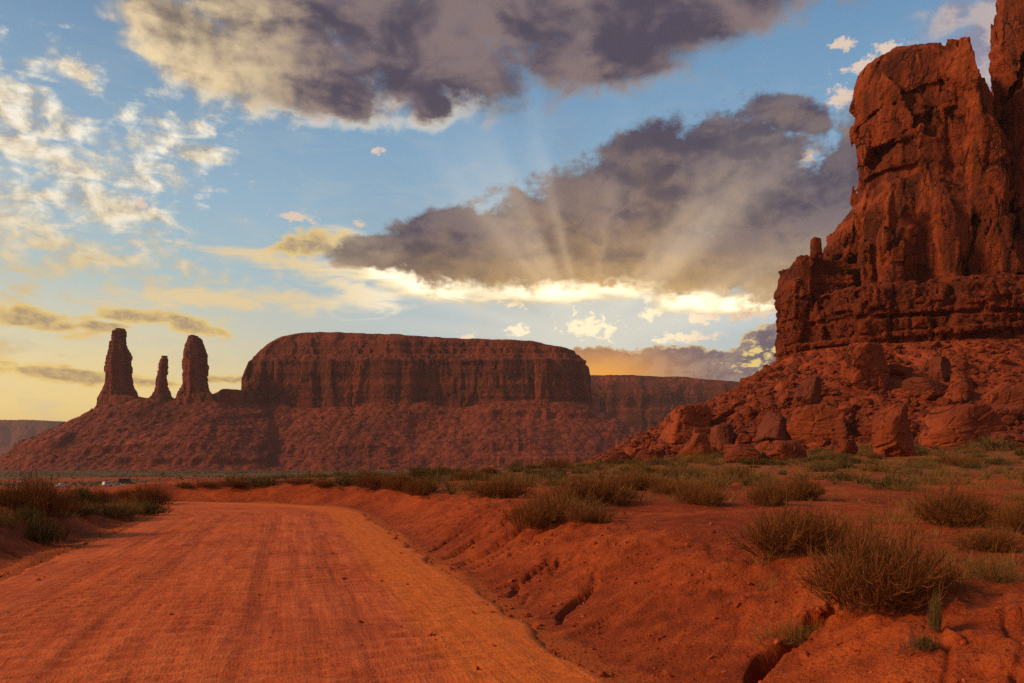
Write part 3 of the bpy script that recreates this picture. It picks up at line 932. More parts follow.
    def tower_parts(x, y, z):
        xr = x * 0.93 + y * 0.37; yr = y * 0.93 - x * 0.37
        zw = z + 0.16 * (x - 90) + 1.0 * vn(xr / 7, yr / 7, 0, 110)
        hot = sstep(-0.05, 0.45, vn(x / 10, y / 10, z / 10, 145))
        f1, f2, c = cells(xr / 9.0 + z * 0.012, yr / 9.0, zw / 24.0, 111, 0.8, (1.6, 1.6, 0.7))
        g1, g2, c2 = cells(xr / 3.6 + z * 0.02, yr / 3.6, zw / 9.0, 121, 0.8, (1.5, 1.5, 0.8))
        k1, k2, c3 = cells(xr / 1.7, yr / 1.7, zw / 2.6, 131, 0.8, (1.2, 1.2, 1.0))
        v1, v2, c5 = cells(xr / 2.1, yr / 2.1, z / 17.0 + xr * 0.03, 151, 0.8, (1.6, 1.6, 0.3))
        c2 = c2 * 0.6 + c5 * 0.4 + 0.6 * (c5 - 0.5) * (1 - hot)
        return zw, hot, c, f2 - f1, c2, c3

    def tower_rough(x, y, z):
        zw, hot, c, joint, c2, c3 = tower_parts(x, y, z)
        d = (c - 0.62) * 2.1 + (c2 - 0.5) * 1.5 * (0.25 + 0.75 * hot) + (c3 - 0.5) * 0.8 * hot
        d -= 0.8 * (1 - sstep(0.0, 0.03, joint)) * (c > 0.3)
        d += 0.35 * vn(z * 0 + 0.3, zw / 1.9, 0, 142) * sstep(-0.1, 0.35, vn(x / 14, y / 14, z / 9, 143))     # slanting beds
        return d
    f = rough_field(f, x, y, z, tower_rough, 4.5)
    v, q = main_island(*surface_nets(f, org, h)); v = jitter(v, q, 0.09, 190)
    me = make_mesh('tower_wall', v - off, q, M_BUTTE)
    p = v.astype(np.float32); tp = tower_parts(p[:, 0], p[:, 1], p[:, 2])
    attr(me, 'tone', np.clip(0.5 + 0.5 * (tp[2] - 0.5) + 0.5 * (tp[4] - 0.5), 0, 1))
    link('tower_wall', me, root)
    # --- layered foot
    (x, y, z), org = grid(60, 190, 165, 250, 14, 56, h)
    wx = x + 0.4 * vn(x / 5, y / 5, z / 60, 151); wy = y + 0.4 * vn(x / 5, y / 5, z / 60, 152)
    p2 = sd_poly(wx[:, :, 0], wy[:, :, 0], BASE)[:, :, None]
    zz = lambda r: EYE + (HZ - r) * 0.2274
    inset = table(z[0, 0], [(zz(282), 6.0), (zz(290), 3.0), (zz(294), 1.0), (zz(303), 0.5), (zz(312), 0.2), (zz(319), 0.1), (zz(320), 1.3), (zz(323), 1.2), (zz(324), 0.0), (zz(338), 0.9), (zz(358), 2.2), (zz(390), 3.0)])
    f = np.maximum(p2 + inset[None, None, :], z - zz(284))
    # knob at the left end and its small pinnacle
    kb = np.maximum(np.maximum(np.abs(wx - 71.8) + 0.25 * np.maximum(z - 44, 0) - 6.6, np.abs(wy - 192) - 8), z - zz(249) + 0.15 * np.abs(wx - 70))
    f = np.minimum(f, kb)

    def ledge_parts(x, y, z):
        zb = z - 0.05 * (x - 64) + 0.25 * vn(x / 6, y / 6, 0, 160)
        u = x * 0.9 - y * 0.6
        lo, br, gap, bed = bricks(u, zb, 161, 1.9, 3.4)
        lo2, br2, gap2, bed2 = bricks(u + 3, zb, 171, 0.8, 1.5)
        return lo, br, gap, bed, br2, lo2

    def ledge_rough(x, y, z):
        lo, br, gap, bed, br2, lo2 = ledge_parts(x, y, z)
        b1, b2, c4 = cells(x / 7, y / 7, z / 30, 165, 0.85, (1.2, 1.2, 0.2))
        d = (lo - 0.5) * 1.3 + (br - 0.5) * 1.3 + (br2 - 0.5) * 0.5 + (c4 - 0.5) * 1.5
        d -= 0.6 * (gap < 0.22) * (br > 0.4) + 0.5 * (bed < 0.18) * (lo2 > 0.35) + 0.9 * (1 - sstep(0, 0.06, b2 - b1))
        return d * np.where((z > 42) & (x < 78), 0.45, 1.0)
    f = rough_field(f, x, y, z, ledge_rough, 4.0)
    X0, Z1 = PXZ(809, 237, 189); X1, Z0 = PXZ(820, 275, 189)
    f = np.minimum(f, np.maximum(np.maximum(np.abs(wx - (X0 + X1) / 2 - 0.04 * (Z1 - z)) - 0.95 - 0.05 * (Z1 - z), np.abs(wy - 189) - 1.5), z - Z1 + 0.2 * (x - X0)))
    v, q = main_island(*surface_nets(f, org, h)); v = jitter(v, q, 0.06, 191)
    me = make_mesh('layered_base', v - off, q, M_LEDGE)
    p = v.astype(np.float32); lp = ledge_parts(p[:, 0], p[:, 1], p[:, 2])
    attr(me, 'tone', np.clip(0.5 + 0.7 * (lp[0] - 0.5) + 0.5 * (lp[1] - 0.5), 0, 1))
    link('layered_base', me, root)
    # --- talus apron
    xs = np.arange(8, 192, 0.7); ys = np.arange(108, 262, 0.7)
    X_, Y_ = np.meshgrid(xs, ys, indexing='ij')
    f1, f2, c = cells(X_.ravel() / 2.4, Y_.ravel() / 2.4, X_.ravel() * 0, 181)
    Zt = talus_z(X_, Y_)
    dd = sd_poly(X_, Y_, BASE)
    rub = ((c - 0.4) * 1.0 * (1 - f1 * 0.9)).reshape(X_.shape)
    Zt = Zt + rub * sstep(0, 4, dd)
    gz = ground_z(X_, Y_, False)
    Zt = np.where(dd < -3, 24, Zt)
    Zt = np.where(Zt < gz - 1.5, gz - 1.5, Zt)
    nx, ny = X_.shape
    v = np.stack([X_, Y_, Zt], -1).reshape(-1, 3)
    i, j = np.meshgrid(np.arange(nx - 1), np.arange(ny - 1), indexing='ij')
    q = np.stack([i * ny + j, (i + 1) * ny + j, (i + 1) * ny + j + 1, i * ny + j + 1], -1).reshape(-1, 4)
    low = (Zt < gz - 0.8).ravel()
    q = q[~low[q].all(1)]
    link('talus_slope', make_mesh('talus_slope', v - off, q, M_TALUS), root)
    return root


build_butte()

# ---------------------------------------------------------------- the mesas and spires across the valley
MESA = [(-400, 1420), (-415, 1300), (-424, 1232), (-385, 1212), (-250, 1202), (-100, 1207), (0, 1195), (84, 1198), (119, 1216), (127, 1290), (128, 1520), (-420, 1520)]
PEDE = [(-604, 1190), (-596, 1162), (-540, 1152), (-425, 1150), (-385, 1185), (-370, 1225), (-420, 1250), (-600, 1240)]
STEP = [(-668, 1175), (-660, 1150), (-600, 1140), (-560, 1190), (-600, 1225), (-660, 1215)]


def mesa_talus_z(x, y):
    d = np.minimum(sd_poly(x, y, MESA), sd_poly(x, y, PEDE) + 2)
    d2 = np.maximum(d, 0)
    z = 80 - 0.66 * d2 + 0.0008 * d2 * d2
    gul = np.abs(fbm(x / 38, y / 38, 0, 3, 201))
    rib = 1 - np.abs(vn(x / 17 + 0.8 * vn(x / 60, d2 / 50, 0, 207), d2 / 120, 0, 205)); rib2 = 1 - np.abs(vn(x / 7, d2 / 45, 0, 206))
    z = z + sstep(0, 30, d2) * (5 * fbm(x / 80, y / 80, 0, 3, 202) - 3 * (0.35 - gul) + 2.6 * (rib - 0.7) + 0.7 * (rib2 - 0.7))
    # hard bands that make low cliffs in the slope
    for zb, hh in ((60, 7), (38, 4), (14, 7), (1, 6)):
        k = 0.25 + 0.75 * sstep(-0.15, 0.25, fbm(x / 90, y / 90, 0, 2, 203 + zb))
        z = np.where(z > zb, z + k * hh * sstep(0, 2, z - zb), z) - k * hh * 0.0
    z = np.maximum(z, -20)
    return np.where(d2 > 260, -20, z)


def cliff_rough(sx, amp, seed):
    def fn(x, y, z, n=None):
        xs_ = x + 3 * sx * vn(x / (sx * 9), y / (sx * 9), 0, seed + 40)
        f1, f2, c = cells(xs_ / (sx * 3.4), y / (sx * 3.4), z / (sx * 14), seed, 0.9, (1.3, 1.3, 0.3))
        g1, g2, c2 = cells(xs_ / (sx * 1.1), y / (sx * 1.1), z / (sx * 4.2), seed + 10, 0.9, (1.2, 1.2, 0.4))
        wk = sstep(-0.3, 0.4, vn(x / (sx * 6), y / (sx * 6), z / (sx * 8), seed + 50))
        lay = vn(z * 0 + 0.7, z / (sx * 0.55), 0, seed + 20)
        d = (c - 0.5) * 1.15 + (c2 - 0.5) * 0.8 * wk + lay * 0.22 - 0.35 * (1 - sstep(0, 0.06, f2 - f1)) * wk
        return d * amp
    return fn


def build_mesa(name, label, poly, h, prof, topx, zlo, zhi, rough, talus=None, warp=10):
    xs = [p[0] for p in poly]; ys = [p[1] for p in poly]
    cx, cy = (min(xs) + max(xs)) / 2, (min(ys) + max(ys)) / 2
    root = link(name, None, loc=(cx, cy, 0), label=label, cat='mesa')
    off = np.array((cx, cy, 0))
    (x, y, z), org = grid(min(xs) - 4 * h - warp, max(xs) + 4 * h + warp, min(ys) - 4 * h - warp, max(ys) + 4 * h + warp, zlo, zhi, h)
    x2, y2 = x[:, :, 0], y[:, :, 0]
    wx = x2 + warp * fbm(x2 / (warp * 5), y2 / (warp * 5), 0, 3, 301); wy = y2 + warp * fbm(x2 / (warp * 5), y2 / (warp * 5), 0, 3, 302)
    p2 = sd_poly(wx, wy, poly)
    ins = table(z[0, 0], prof)
    f = np.maximum(p2[:, :, None] + ins[None, None, :], z - np.interp(x2, *topx)[:, :, None] - 1.2 * fbm(x2 / 18, y2 / 18, 0, 3, 303)[:, :, None])
    cap = lambda a, b_, c: rough(a, b_, c) * np.clip((np.interp(a, *topx) - c) / 9, 0.10, 1)
    f = rough_field(f, x, y, z, cap, 3.5 * h)
    v, q = surface_nets(f, org, h)
    me = make_mesh('cliff', v - off, q, M_MESA)
    p = v.astype(np.float32)
    attr(me, 'tone', np.clip(0.5 + 0.35 * vn(p[:, 2] * 0 + 0.2, p[:, 2] / (h * 3), 0, 305) + 0.35 * vn(p[:, 0] / (h * 9), p[:, 1] / (h * 9), p[:, 2] / (h * 60), 306), 0, 1))
    link('cliff', me, root)
    if talus: talus(root, off)
    return root


def main_talus(root, off):
    xs = np.arange(-900, 330, 3.2); ys = np.arange(900, 1420, 3.2)
    X_, Y_ = np.meshgrid(xs, ys, indexing='ij')
    Zt = mesa_talus_z(X_, Y_)
    f1, f2, c = cells(X_.ravel() / 9, Y_.ravel() / 9, X_.ravel() * 0, 311)
    Zt = Zt + ((c - 0.5) * 0.9 * (1 - f1)).reshape(X_.shape) * sstep(0, 20, Zt + 4)
    nx, ny = X_.shape
    v = np.stack([X_, Y_, Zt], -1).reshape(-1, 3)
    i, j = np.meshgrid(np.arange(nx - 1), np.arange(ny - 1), indexing='ij')
    q = np.stack([i * ny + j, (i + 1) * ny + j, (i + 1) * ny + j + 1, i * ny + j + 1], -1).reshape(-1, 4)
    q = q[~(v[:, 2][q] < VALLEY - 3.5).all(1)]
    link('talus_slope', make_mesh('talus_slope', v - off, q, M_MTALUS), root)
    # rocks lying on the slope, too many to count
    rng = np.random.default_rng(5)
    n = 5200
    x = rng.uniform(-760, 260, n); y = rng.uniform(1000, 1215, n)
    z = mesa_talus_z(x, y)
    ok = (z > VALLEY + 2); x, y, z = x[ok], y[ok], z[ok]
    s = rng.lognormal(0.15, 0.55, len(x)).clip(0.5, 4.5)
    vv, ff = scatter_rocks(np.stack([x, y, z], 1), s, rng)
    link('rubble', make_mesh('rubble', vv - off, ff, M_MTALUS), root, kind='stuff')
    # low benches that carry the spires
    bench_field(root, off)


def bench_field(root, off):
    h = 2.0
    (x, y, z), org = grid(-690, -350, 1120, 1270, 30, 112, h)
    x2, y2 = x[:, :, 0], y[:, :, 0]
    w = 6 * fbm(x2 / 22, y2 / 22, 0, 3, 321)
    pxs = np.array([86, 94, 100, 116, 134, 146, 152, 160, 170, 178, 196, 216, 226, 236, 250]); 
    pys = np.array([418, 404, 400, 396, 397, 402, 399, 396, 401, 400, 396, 394, 389, 388, 388])
    top = np.interp(x2, (pxs - 512) * 1.48, EYE + (HZ - pys) * 1.48) + 1.5 * fbm(x2 / 8, y2 / 8, 0, 2, 322)
    f = np.maximum((sd_poly(x2 + w, y2 + w, PEDE))[:, :, None] + np.maximum(z - 78, 0) * 0.35, z - top[:, :, None])
    f2 = np.maximum((sd_poly(x2 + w, y2 + w, STEP))[:, :, None] + np.maximum(z - 40, 0) * 0.5, z - (58 + 0.12 * (x2 + 668))[:, :, None])
    v, q = surface_nets(rough_field(np.minimum(f, f2), x, y, z, cliff_rough(6, 4, 330), 6), org, h)
    link('rock_bench', tone_noise(make_mesh('rock_bench', v - off, q, M_MESA), v, 12), root)


def ico(sub):
    import bmesh
    bm = bmesh.new(); bmesh.ops.create_icosphere(bm, subdivisions=sub, radius=1.0)
    v = np.array([tuple(p.co) for p in bm.verts]); f = np.array([[q.index for q in p.verts] for p in bm.faces])
    bm.free(); return v, f


ICO1 = ico(1); ICO4 = ico(5)


def rock_shape(rng, base, planes=11, flat=0.75, keep=1.0):
    """an angular stone: the unit sphere cut by random planes"""
    v, f = base
    n = rng.normal(size=(planes, 3)); n /= np.linalg.norm(n, axis=1)[:, None]
    n = np.vstack([n, [[0, 0, 1], [0, 0, -1], [1, 0.2, 0.1], [-0.9, 0.3, -0.1], [0.1, 1, 0], [0, -1, 0.15]]]); n /= np.linalg.norm(n, axis=1)[:, None]
    d = rng.uniform(0.46, 0.72, len(n)) * keep
    dots = v @ n.T
    r = np.where(dots > 1e-3, d / np.maximum(dots, 1e-3), 9)
    r.sort(axis=1)
    rr = r[:, 0] - 0.035 * np.exp(-(r[:, 1] - r[:, 0]) * 25)          # worn edges
    rr = np.minimum(rr, 0.98)
    return v * rr[:, None] * np.array((1, 1, flat)), f


def scatter_rocks(pos, size, rng, protos=8):
    shapes = [rock_shape(rng, ICO1, 5, rng.uniform(0.5, 0.9)) for _ in range(protos)]
    V, F, o = [], [], 0
    a = rng.uniform(0, 2 * math.pi, len(pos)); kind = rng.integers(0, protos, len(pos)); tl = rng.normal(0, 0.35, (len(pos), 2))
    for k in range(protos):
        sel = np.nonzero(kind == k)[0]
        if not len(sel): continue
        v, f = shapes[k]
        c, s = np.cos(a[sel]), np.sin(a[sel])
        p = v[None] * size[sel][:, None, None] * rng.uniform(0.7, 1.3, (len(sel), 1, 3))
        x = p[..., 0] * c[:, None] - p[..., 1] * s[:, None]; y = p[..., 0] * s[:, None] + p[..., 1] * c[:, None]
        z = p[..., 2] + x * tl[sel, 0][:, None] + y * tl[sel, 1][:, None]
        w = np.stack([x, y, z], -1) + pos[sel][:, None, :]
        V.append(w.reshape(-1, 3)); F.append((f[None] + (np.arange(len(sel)) * len(v))[:, None, None]).reshape(-1, 3) + o)
        o += len(sel) * len(v)
    return np.vstack(V), np.vstack(F)


zr = lambda r, k: EYE + (HZ - r) * k
K1 = 1.5075
build_mesa('flat_topped_mesa', 'long flat topped red mesa across the valley, right of the three rock spires', MESA, 2.2,
           [(20, -4), (79, -3), (95, 0), (zr(360, K1), 4), (zr(357.5, K1), 4.5), (zr(356.8, K1), 13), (zr(352.6, K1), 14), (zr(352, K1), 20), (zr(344.6, K1), 24), (zr(344, K1), 28), (zr(338, K1), 32), (zr(330, K1), 44), (250, 90)],
           ([-430, -416, -400, -384, -362, -334, -270, -170, -60, 30, 60, 95, 117, 134],
            [zr(p, K1) for p in (392, 370, 350, 340, 331, 326, 326, 330, 334, 338, 342, 347, 354, 366)]), 30, 234, cliff_rough(6.5, 5.0, 340), main_talus, 12)
K2 = 2.387
MESA2 = [(60, 1930), (160, 1900), (300, 1888), (380, 1905), (500, 1900), (632, 1925), (662, 1975), (670, 2200), (60, 2200)]


def second_talus(root, off):
    xs = np.arange(20, 760, 7.0); ys = np.arange(1700, 2200, 7.0)
    X_, Y_ = np.meshgrid(xs, ys, indexing='ij')
    d = np.maximum(sd_poly(X_, Y_, MESA2), 0)
    Zt = np.maximum(74 - 0.55 * d + 7 * fbm(X_ / 50, Y_ / 50, 0, 4, 351), VALLEY - 2)
    nx, ny = X_.shape
    v = np.stack([X_, Y_, Zt], -1).reshape(-1, 3)
    i, j = np.meshgrid(np.arange(nx - 1), np.arange(ny - 1), indexing='ij')
    q = np.stack([i * ny + j, (i + 1) * ny + j, (i + 1) * ny + j + 1, i * ny + j + 1], -1).reshape(-1, 4)
    link('talus_slope', make_mesh('talus_slope', v - off, q, M_MTALUS), root)


build_mesa('flat_topped_mesa', 'farther hazy mesa seen between the long mesa and the butte at right', MESA2, 3.6,
           [(40, -2), (72, 0), (zr(392, K2), 6), (zr(386, K2), 16), (zr(380, K2), 34), (zr(372, K2), 60), (300, 90)],
           ([60, 180, 320, 430, 450, 560, 665], [zr(p, K2) for p in (371, 372, 373, 374, 376, 380, 386)]), 40, 236, cliff_rough(9, 6, 360), second_talus, 14)
K3 = 6.28
MESA3 = [(-5200, 5050), (-3600, 5000), (-3200, 5040), (-2950, 5000), (-2800, 5090), (-2600, 5400), (-2600, 5800), (-5200, 5800)]
build_mesa('flat_topped_mesa', 'palest distant mesa on the horizon at the left edge, behind the spires', MESA3, 17,
           [(-40, -120), (60, -40), (110, 0), (zr(428, K3), 12), (zr(420, K3), 60), (400, 200)],
           ([-5200, -3300, -2900, -2800, -2600], [zr(p, K3) for p in (414, 418, 420, 422, 428)]), -30, 340, cliff_rough(30, 20, 380), None, 50)


# ---- three spires
def build_spire(prof, label, depth, seed, yc=1195):
    k = yc / F_PX
    rows = [r for r, _, _ in prof]
    cx = (np.mean([(a + b) / 2 for _, a, b in prof]) - 512) * k
    h = 0.9
    wmax = max(b - a for _, a, b in prof) * k
    (x, y, z), org = grid(cx - wmax * 0.9, cx + wmax * 0.9, yc - wmax * depth * 0.75, yc + wmax * depth * 0.75, zr(max(rows), k) - 4, zr(min(rows), k) + 4, h)
    pl = [(-1, 0.15), (-.7, -.65), (-.1, -1), (.6, -.75), (1, -.1), (.8, .7), (0, 1), (-.75, .7)]
    pl = [(a, b * depth) for a, b in pl]
    wx = x + 0.9 * vn(x / 7, y / 7, z / 9, seed)
    f = tower_field(wx, y, z, yc, prof, pl, zr(min(rows), k))
    v, q = surface_nets(rough_field(f, x, y, z, cliff_rough(4, 2.6, seed + 1), 4), org, h)
    off = np.array((cx, yc, 0))
    return link('rock_spire', tone_noise(make_mesh('rock_spire', v - off, q, M_MESA), v, 10), None, tuple(off), label, 'rock spire', 'three sandstone spires on the ridge')


build_spire([(329, 113, 124), (332, 111, 126), (344, 110, 126), (352, 108, 129), (357, 106, 132), (363, 105, 131), (372, 104, 131), (382, 104, 132), (388, 101, 134), (396, 97, 138), (410, 93, 142)],
            'tallest and leftmost rock spire, thick with a narrower blocky top', 0.9, 401)
build_spire([(357, 162, 167), (361, 160, 168), (370, 159, 167), (378, 157, 166), (386, 156, 168), (392, 153, 170), (398, 149, 172), (412, 143, 178)],
            'thinnest and shortest rock spire, a needle between the two thick spires', 0.8, 421)
build_spire([(337, 189, 198), (340, 187, 201), (346, 185, 203), (354, 184, 205), (366, 183, 207), (376, 183, 206), (384, 182, 207), (392, 178, 211), (399, 174, 216), (412, 168, 224)],
            'thick round topped rock spire nearest to the long mesa', 0.9, 441)
# ---------------------------------------------------------------- boulders
def boulder_mesh(name, seed, mat, planes=9, strata=None, keep=1.0, peak=0.0, groove=1.0):
    rng = np.random.default_rng(seed)
    v, f = rock_shape(rng, ICO4, planes, 1.0, keep)
    lo, hi = v.min(0), v.max(0)
    v = (v - (lo + hi) / 2) / (hi - lo) * 2                               # fills -1..1
    n = v / np.linalg.norm(v, axis=1)[:, None]
    s = seed * 1.37
    d = 0.025 * fbm(v[:, 0] * 1.5 + s, v[:, 1] * 1.5, v[:, 2] * 1.5, 4, 501) + 0.025 * fbm(v[:, 0] * 7 + s, v[:, 1] * 7, v[:, 2] * 7, 3, 502)
    p = v.astype(np.float32)
    f1, f2, c = cells(p[:, 0] * 1.5 + s, p[:, 1] * 1.5, p[:, 2] * 1.8, 507, 0.8, (1.0, 1.0, 1.0))
    d = d + (c - 0.5) * 0.09 - 0.05 * (1 - sstep(0, 0.10, f2 - f1))
    if strata:
        a, b, c, k = strata
        u = a * v[:, 0] + b * v[:, 1] + c * v[:, 2] + 0.06 * vn(v[:, 0] * 2, v[:, 1] * 2, v[:, 2] * 2, 503)
        d = d + (0.035 * vn(u * k, u * 0, 0, 504) + 0.02 * vn(u * k * 2.6, u * 0, 0, 505)) * groove * (0.5 + 0.8 * vn(v[:, 0] * 1.3, v[:, 1] * 1.3, v[:, 2] * 1.3, 506))
    v = v + n * d[:, None]
    if peak:                                                             # narrows upwards and leans
        u = np.clip((v[:, 2] + 1) / 2, 0, 1)
        v[:, 0] = v[:, 0] * (1 - peak * u ** 1.5) + 0.25 * peak * u; v[:, 1] = v[:, 1] * (1 - 0.6 * peak * u)
    return tone_noise(make_mesh(name, v, f, mat), v + s, 0.9, 1.0)


def place_boulder(me, name, px, py, w, h, depth=0.85, rot=0.0, tilt=0.0, sink=0.16, label=None, cat='boulder', group=None):
    x, y, z = hit(px, py)
    k = y / F_PX
    sx, sz = w * k / 2, h * k / 2 / (1 - sink / 2)
    sy = sx * depth
    o = link(name, me, None, (x * (1 + sy * 0.5 / y), y + sy * 0.5, z + sz * (1 - sink)), label, cat, group)
    o.scale = (sx, sy, sz); o.rotation_euler = (0, tilt, rot)
    return o


BG = 'named boulders at the foot of the butte'
for i, (nm, px, py, w, h, dp, rot, tilt, seed, mat, st, lab) in enumerate([
    ('striped_boulder', 890, 457, 58, 60, 0.8, 0.2, 0.10, 3, M_BOULDER, (0.75, 0, -0.65, 4.0), 'tall orange boulder with slanting stripes standing at the edge of the scrub'),
    ('broad_boulder', 814, 441, 64, 38, 0.7, -0.25, 0.05, 8, M_BOULDER, (0.1, 0, 1, 3.0), 'broad flat faced orange boulder lying left of the tall striped boulder'),
    ('block_boulder', 864, 391, 56, 50, 0.8, 0.6, 0.0, 12, M_BOULDER, (0, 0, 1, 3.5), 'large square block high on the slope with a dark right side'),
    ('dark_boulder', 807, 407, 34, 34, 0.9, 0.4, 0.3, 15, M_GREYROCK, None, 'dark pointed boulder on the slope above the broad flat faced boulder'),
    ('layered_outcrop', 956, 449, 96, 48, 0.7, 0.1, -0.06, 21, M_BOULDER, (-0.25, 0, 1, 5.0), 'wide layered rock outcrop just right of the tall striped boulder'),
    ('rounded_boulder', 1008, 450, 52, 20, 0.8, 0.0, 0.05, 25, M_BOULDER, None, 'low rounded boulder at the right edge where rocks meet the scrub'),
    ('block_boulder', 939, 384, 22, 28, 0.8, 0.5, 0.1, 27, M_GREYROCK, None, 'upright dark block standing high on the rubble slope'),
    ('flat_slab', 923, 398, 42, 20, 0.9, 0.2, 0.15, 29, M_GREYROCK, None, 'flat dark slab lying just below the upright dark block'),
    ('tilted_slab', 1003, 414, 66, 30, 0.6, 0.1, -0.5, 33, M_BOULDER, (0.4, 0, 0.9, 4), 'long orange slab tilted up to the right near the right edge'),
    ('tilted_slab', 956, 404, 42, 22, 0.6, 0.0, -0.45, 35, M_BOULDER, (0.4, 0, 0.9, 4), 'smaller tilted slab between the dark slab and the long tilted slab'),
    ('dark_boulder', 776, 443, 42, 34, 0.9, 0.5, 0.25, 37, M_GREYROCK, None, 'dark leaning boulder touching the left of the broad flat faced boulder'),
    ('low_boulder', 741, 462, 48, 19, 0.8, 0.1, 0, 41, M_BOULDER, None, 'low humped orange boulder at the foot of the slope, left of the broad boulder'),
    ('low_boulder', 784, 460, 42, 21, 0.8, 0.3, 0.15, 43, M_BOULDER, None, 'split orange boulder on the scrub line below the broad flat faced boulder'),
    ('upright_boulder', 697, 457, 30, 26, 0.9, 0.2, 0.1, 45, M_BOULDER, None, 'squat upright boulder on the scrub line below the rounded rock knob'),
    ('knob_boulder', 686, 440, 52, 38, 1.0, 0.3, 0.0, 49, M_BOULDER, (0.3, 0, 1, 3), 'big rounded rock knob on the left end of the rubble slope'),
    ('upright_boulder', 722, 449, 30, 26, 0.9, 0.8, -0.1, 51, M_GREYROCK, None, 'dark square boulder just right of the rounded rock knob'),
    ('low_boulder', 652, 464, 26, 15, 0.9, 0.5, 0, 53, M_BOULDER, None, 'boulder at the left tail of the rock field, right of the last low one'),
    ('low_boulder', 617, 464, 40, 14, 0.9, 0.2, 0, 55, M_BOULDER, None, 'last low boulder at the far left tail of the rock field'),
    ('upright_boulder', 845, 456, 24, 18, 0.9, 0.4, 0, 57, M_BOULDER, None, 'small block between the split boulder and the tall striped boulder'),
    ('low_boulder', 985, 430, 70, 26, 0.7, 0.2, -0.1, 59, M_BOULDER, (0.2, 0, 1, 4), 'wide smooth boulder resting above the layered outcrop'),
]):
    place_boulder(boulder_mesh(nm, seed, mat, 11, st, 1.0, {'striped_boulder': 0.55, 'dark_boulder': 0.45, 'knob_boulder': 0.3, 'layered_outcrop': 0.25, 'upright_boulder': 0.3, 'tilted_slab': 0.4}.get(nm, 0.12), 2.4 if nm == 'striped_boulder' else 1.0), nm, px, py, w * 0.94, h * 0.94, dp, rot, tilt, 0.24, lab)

rng = np.random.default_rng(77)
PROTO = [boulder_mesh('talus_boulder', 600 + i, M_BOULDER if i else M_GREYROCK, 14, (0.1, 0.1, 1, 4) if i % 3 == 0 else None) for i in range(9)]
placed = []
while len(placed) < 230:
    px = rng.uniform(590, 1060); py = 464 - abs(rng.normal(0, 1)) ** 1.0 * 42
    if py < 345: continue
    x, y, z = hit(px, py)
    if talus_z(np.array([x]), np.array([y]))[0] < ground_z(np.array([x]), np.array([y]), False)[0] - 0.3 or y > 200: continue
    s = float(np.clip(rng.lognormal(-0.3, 0.5), 0.4, 2.6))
    if any((x - a) ** 2 + (y - b) ** 2 < (0.7 * (s + c)) ** 2 for a, b, c in placed): continue
    placed.append((x, y, s))
    o = link('talus_boulder', PROTO[len(placed) % 9], None, (x, y, z + s * 0.25), 'small reddish block, one of many strewn between the big boulders below the butte', 'boulder', 'boulders strewn over the rubble slope')
    o.scale = (s * rng.uniform(0.8, 1.5), s * rng.uniform(0.8, 1.2), s * rng.uniform(0.5, 0.9))
    o.rotation_euler = (rng.normal(0, 0.25), rng.normal(-0.15, 0.3), rng.uniform(0, 6.28))

n = 17000
x = rng.uniform(10, 150, n); y = rng.uniform(112, 200, n)
tz = talus_z(x, y); gz = ground_z(x, y, False)
dd = sd_poly(x, y, BASE)
ok = (tz > gz - 0.6) & (dd > 0.5)
x, y, z = x[ok], y[ok], np.maximum(tz, gz)[ok]
s = rng.lognormal(-0.8, 0.65, len(x)).clip(0.18, 2.4)
v, f = scatter_rocks(np.stack([x, y, z], 1), s, rng, 10)
me = make_mesh('rubble', v, f, M_BOULDER)
attr(me, 'tone', np.repeat(rng.random(len(v) // 12), 12))
link('rubble', me, kind='stuff')

# gravel and clods on the bank and along the road edge
n = 34000
x = rng.uniform(-16, 9, n); y = 3.2 + 26 * rng.random(n) ** 1.6
t_, l_ = road_coords(x, y); e = np.abs(l_) - RHALF
pr = np.where((e > -0.2) & (e < 0.5), 0.9, np.where((e >= 0.5) & (e < 4.5), 0.8, np.where(e >= 4.5, 0.25, 0.06)))
ok = rng.random(n) < pr
x, y, e = x[ok], y[ok], e[ok]
z = np.where(e < -0.05, 0.045, ground_z(x, y))
s = rng.lognormal(-4.1, 0.65, len(x)).clip(0.006, 0.11)
v, f = scatter_rocks(np.stack([x, y, z], 1), s, rng, 8)
m, t, b, vv = mat_new('red_gravel', 0.95, 0.1)
setc(t, b, ramp(t, noise(t, vv, 9, 3, 0.6), [(0.35, C3(0.20, 0.038, 0.014)), (0.6, C3(0.40, 0.085, 0.026)), (0.72, C3(0.50, 0.22, 0.12))]))
link('gravel', make_mesh('gravel', v, f, m), kind='stuff')


# ---------------------------------------------------------------- shrubs
def leaf_material(name, cols):
    m, t, b, vv = mat_new(name, 0.8, 0.15)
    k = vattr(t, 'tint')
    oi = t.nodes.new('ShaderNodeObjectInfo')
    k = k * 0.75 + S(t, oi.outputs['Random']) * 0.25
    setc(t, b, ramp(t, k, [(i / (len(cols) - 1), c) for i, c in enumerate(cols)]))
    return m


M_BRUSH = leaf_material('olive_brush', [C3(0.13, 0.050, 0.016), C3(0.18, 0.074, 0.022), C3(0.22, 0.102, 0.028), C3(0.34, 0.160, 0.044)])
M_SAGE = leaf_material('grey_sage', [C3(0.085, 0.062, 0.022), C3(0.125, 0.094, 0.034), C3(0.16, 0.125, 0.045), C3(0.21, 0.155, 0.055)])
M_STRAW = leaf_material('straw_grass', [C3(0.14, 0.085, 0.022), C3(0.24, 0.15, 0.040), C3(0.32, 0.20, 0.055)])
M_GREEN = leaf_material('green_brush', [C3(0.075, 0.062, 0.016), C3(0.11, 0.092, 0.024), C3(0.15, 0.122, 0.032)])
M_TWIG = leaf_material('woody_twig', [C3(0.08, 0.042, 0.024), C3(0.16, 0.090, 0.055), C3(0.25, 0.16, 0.10)])


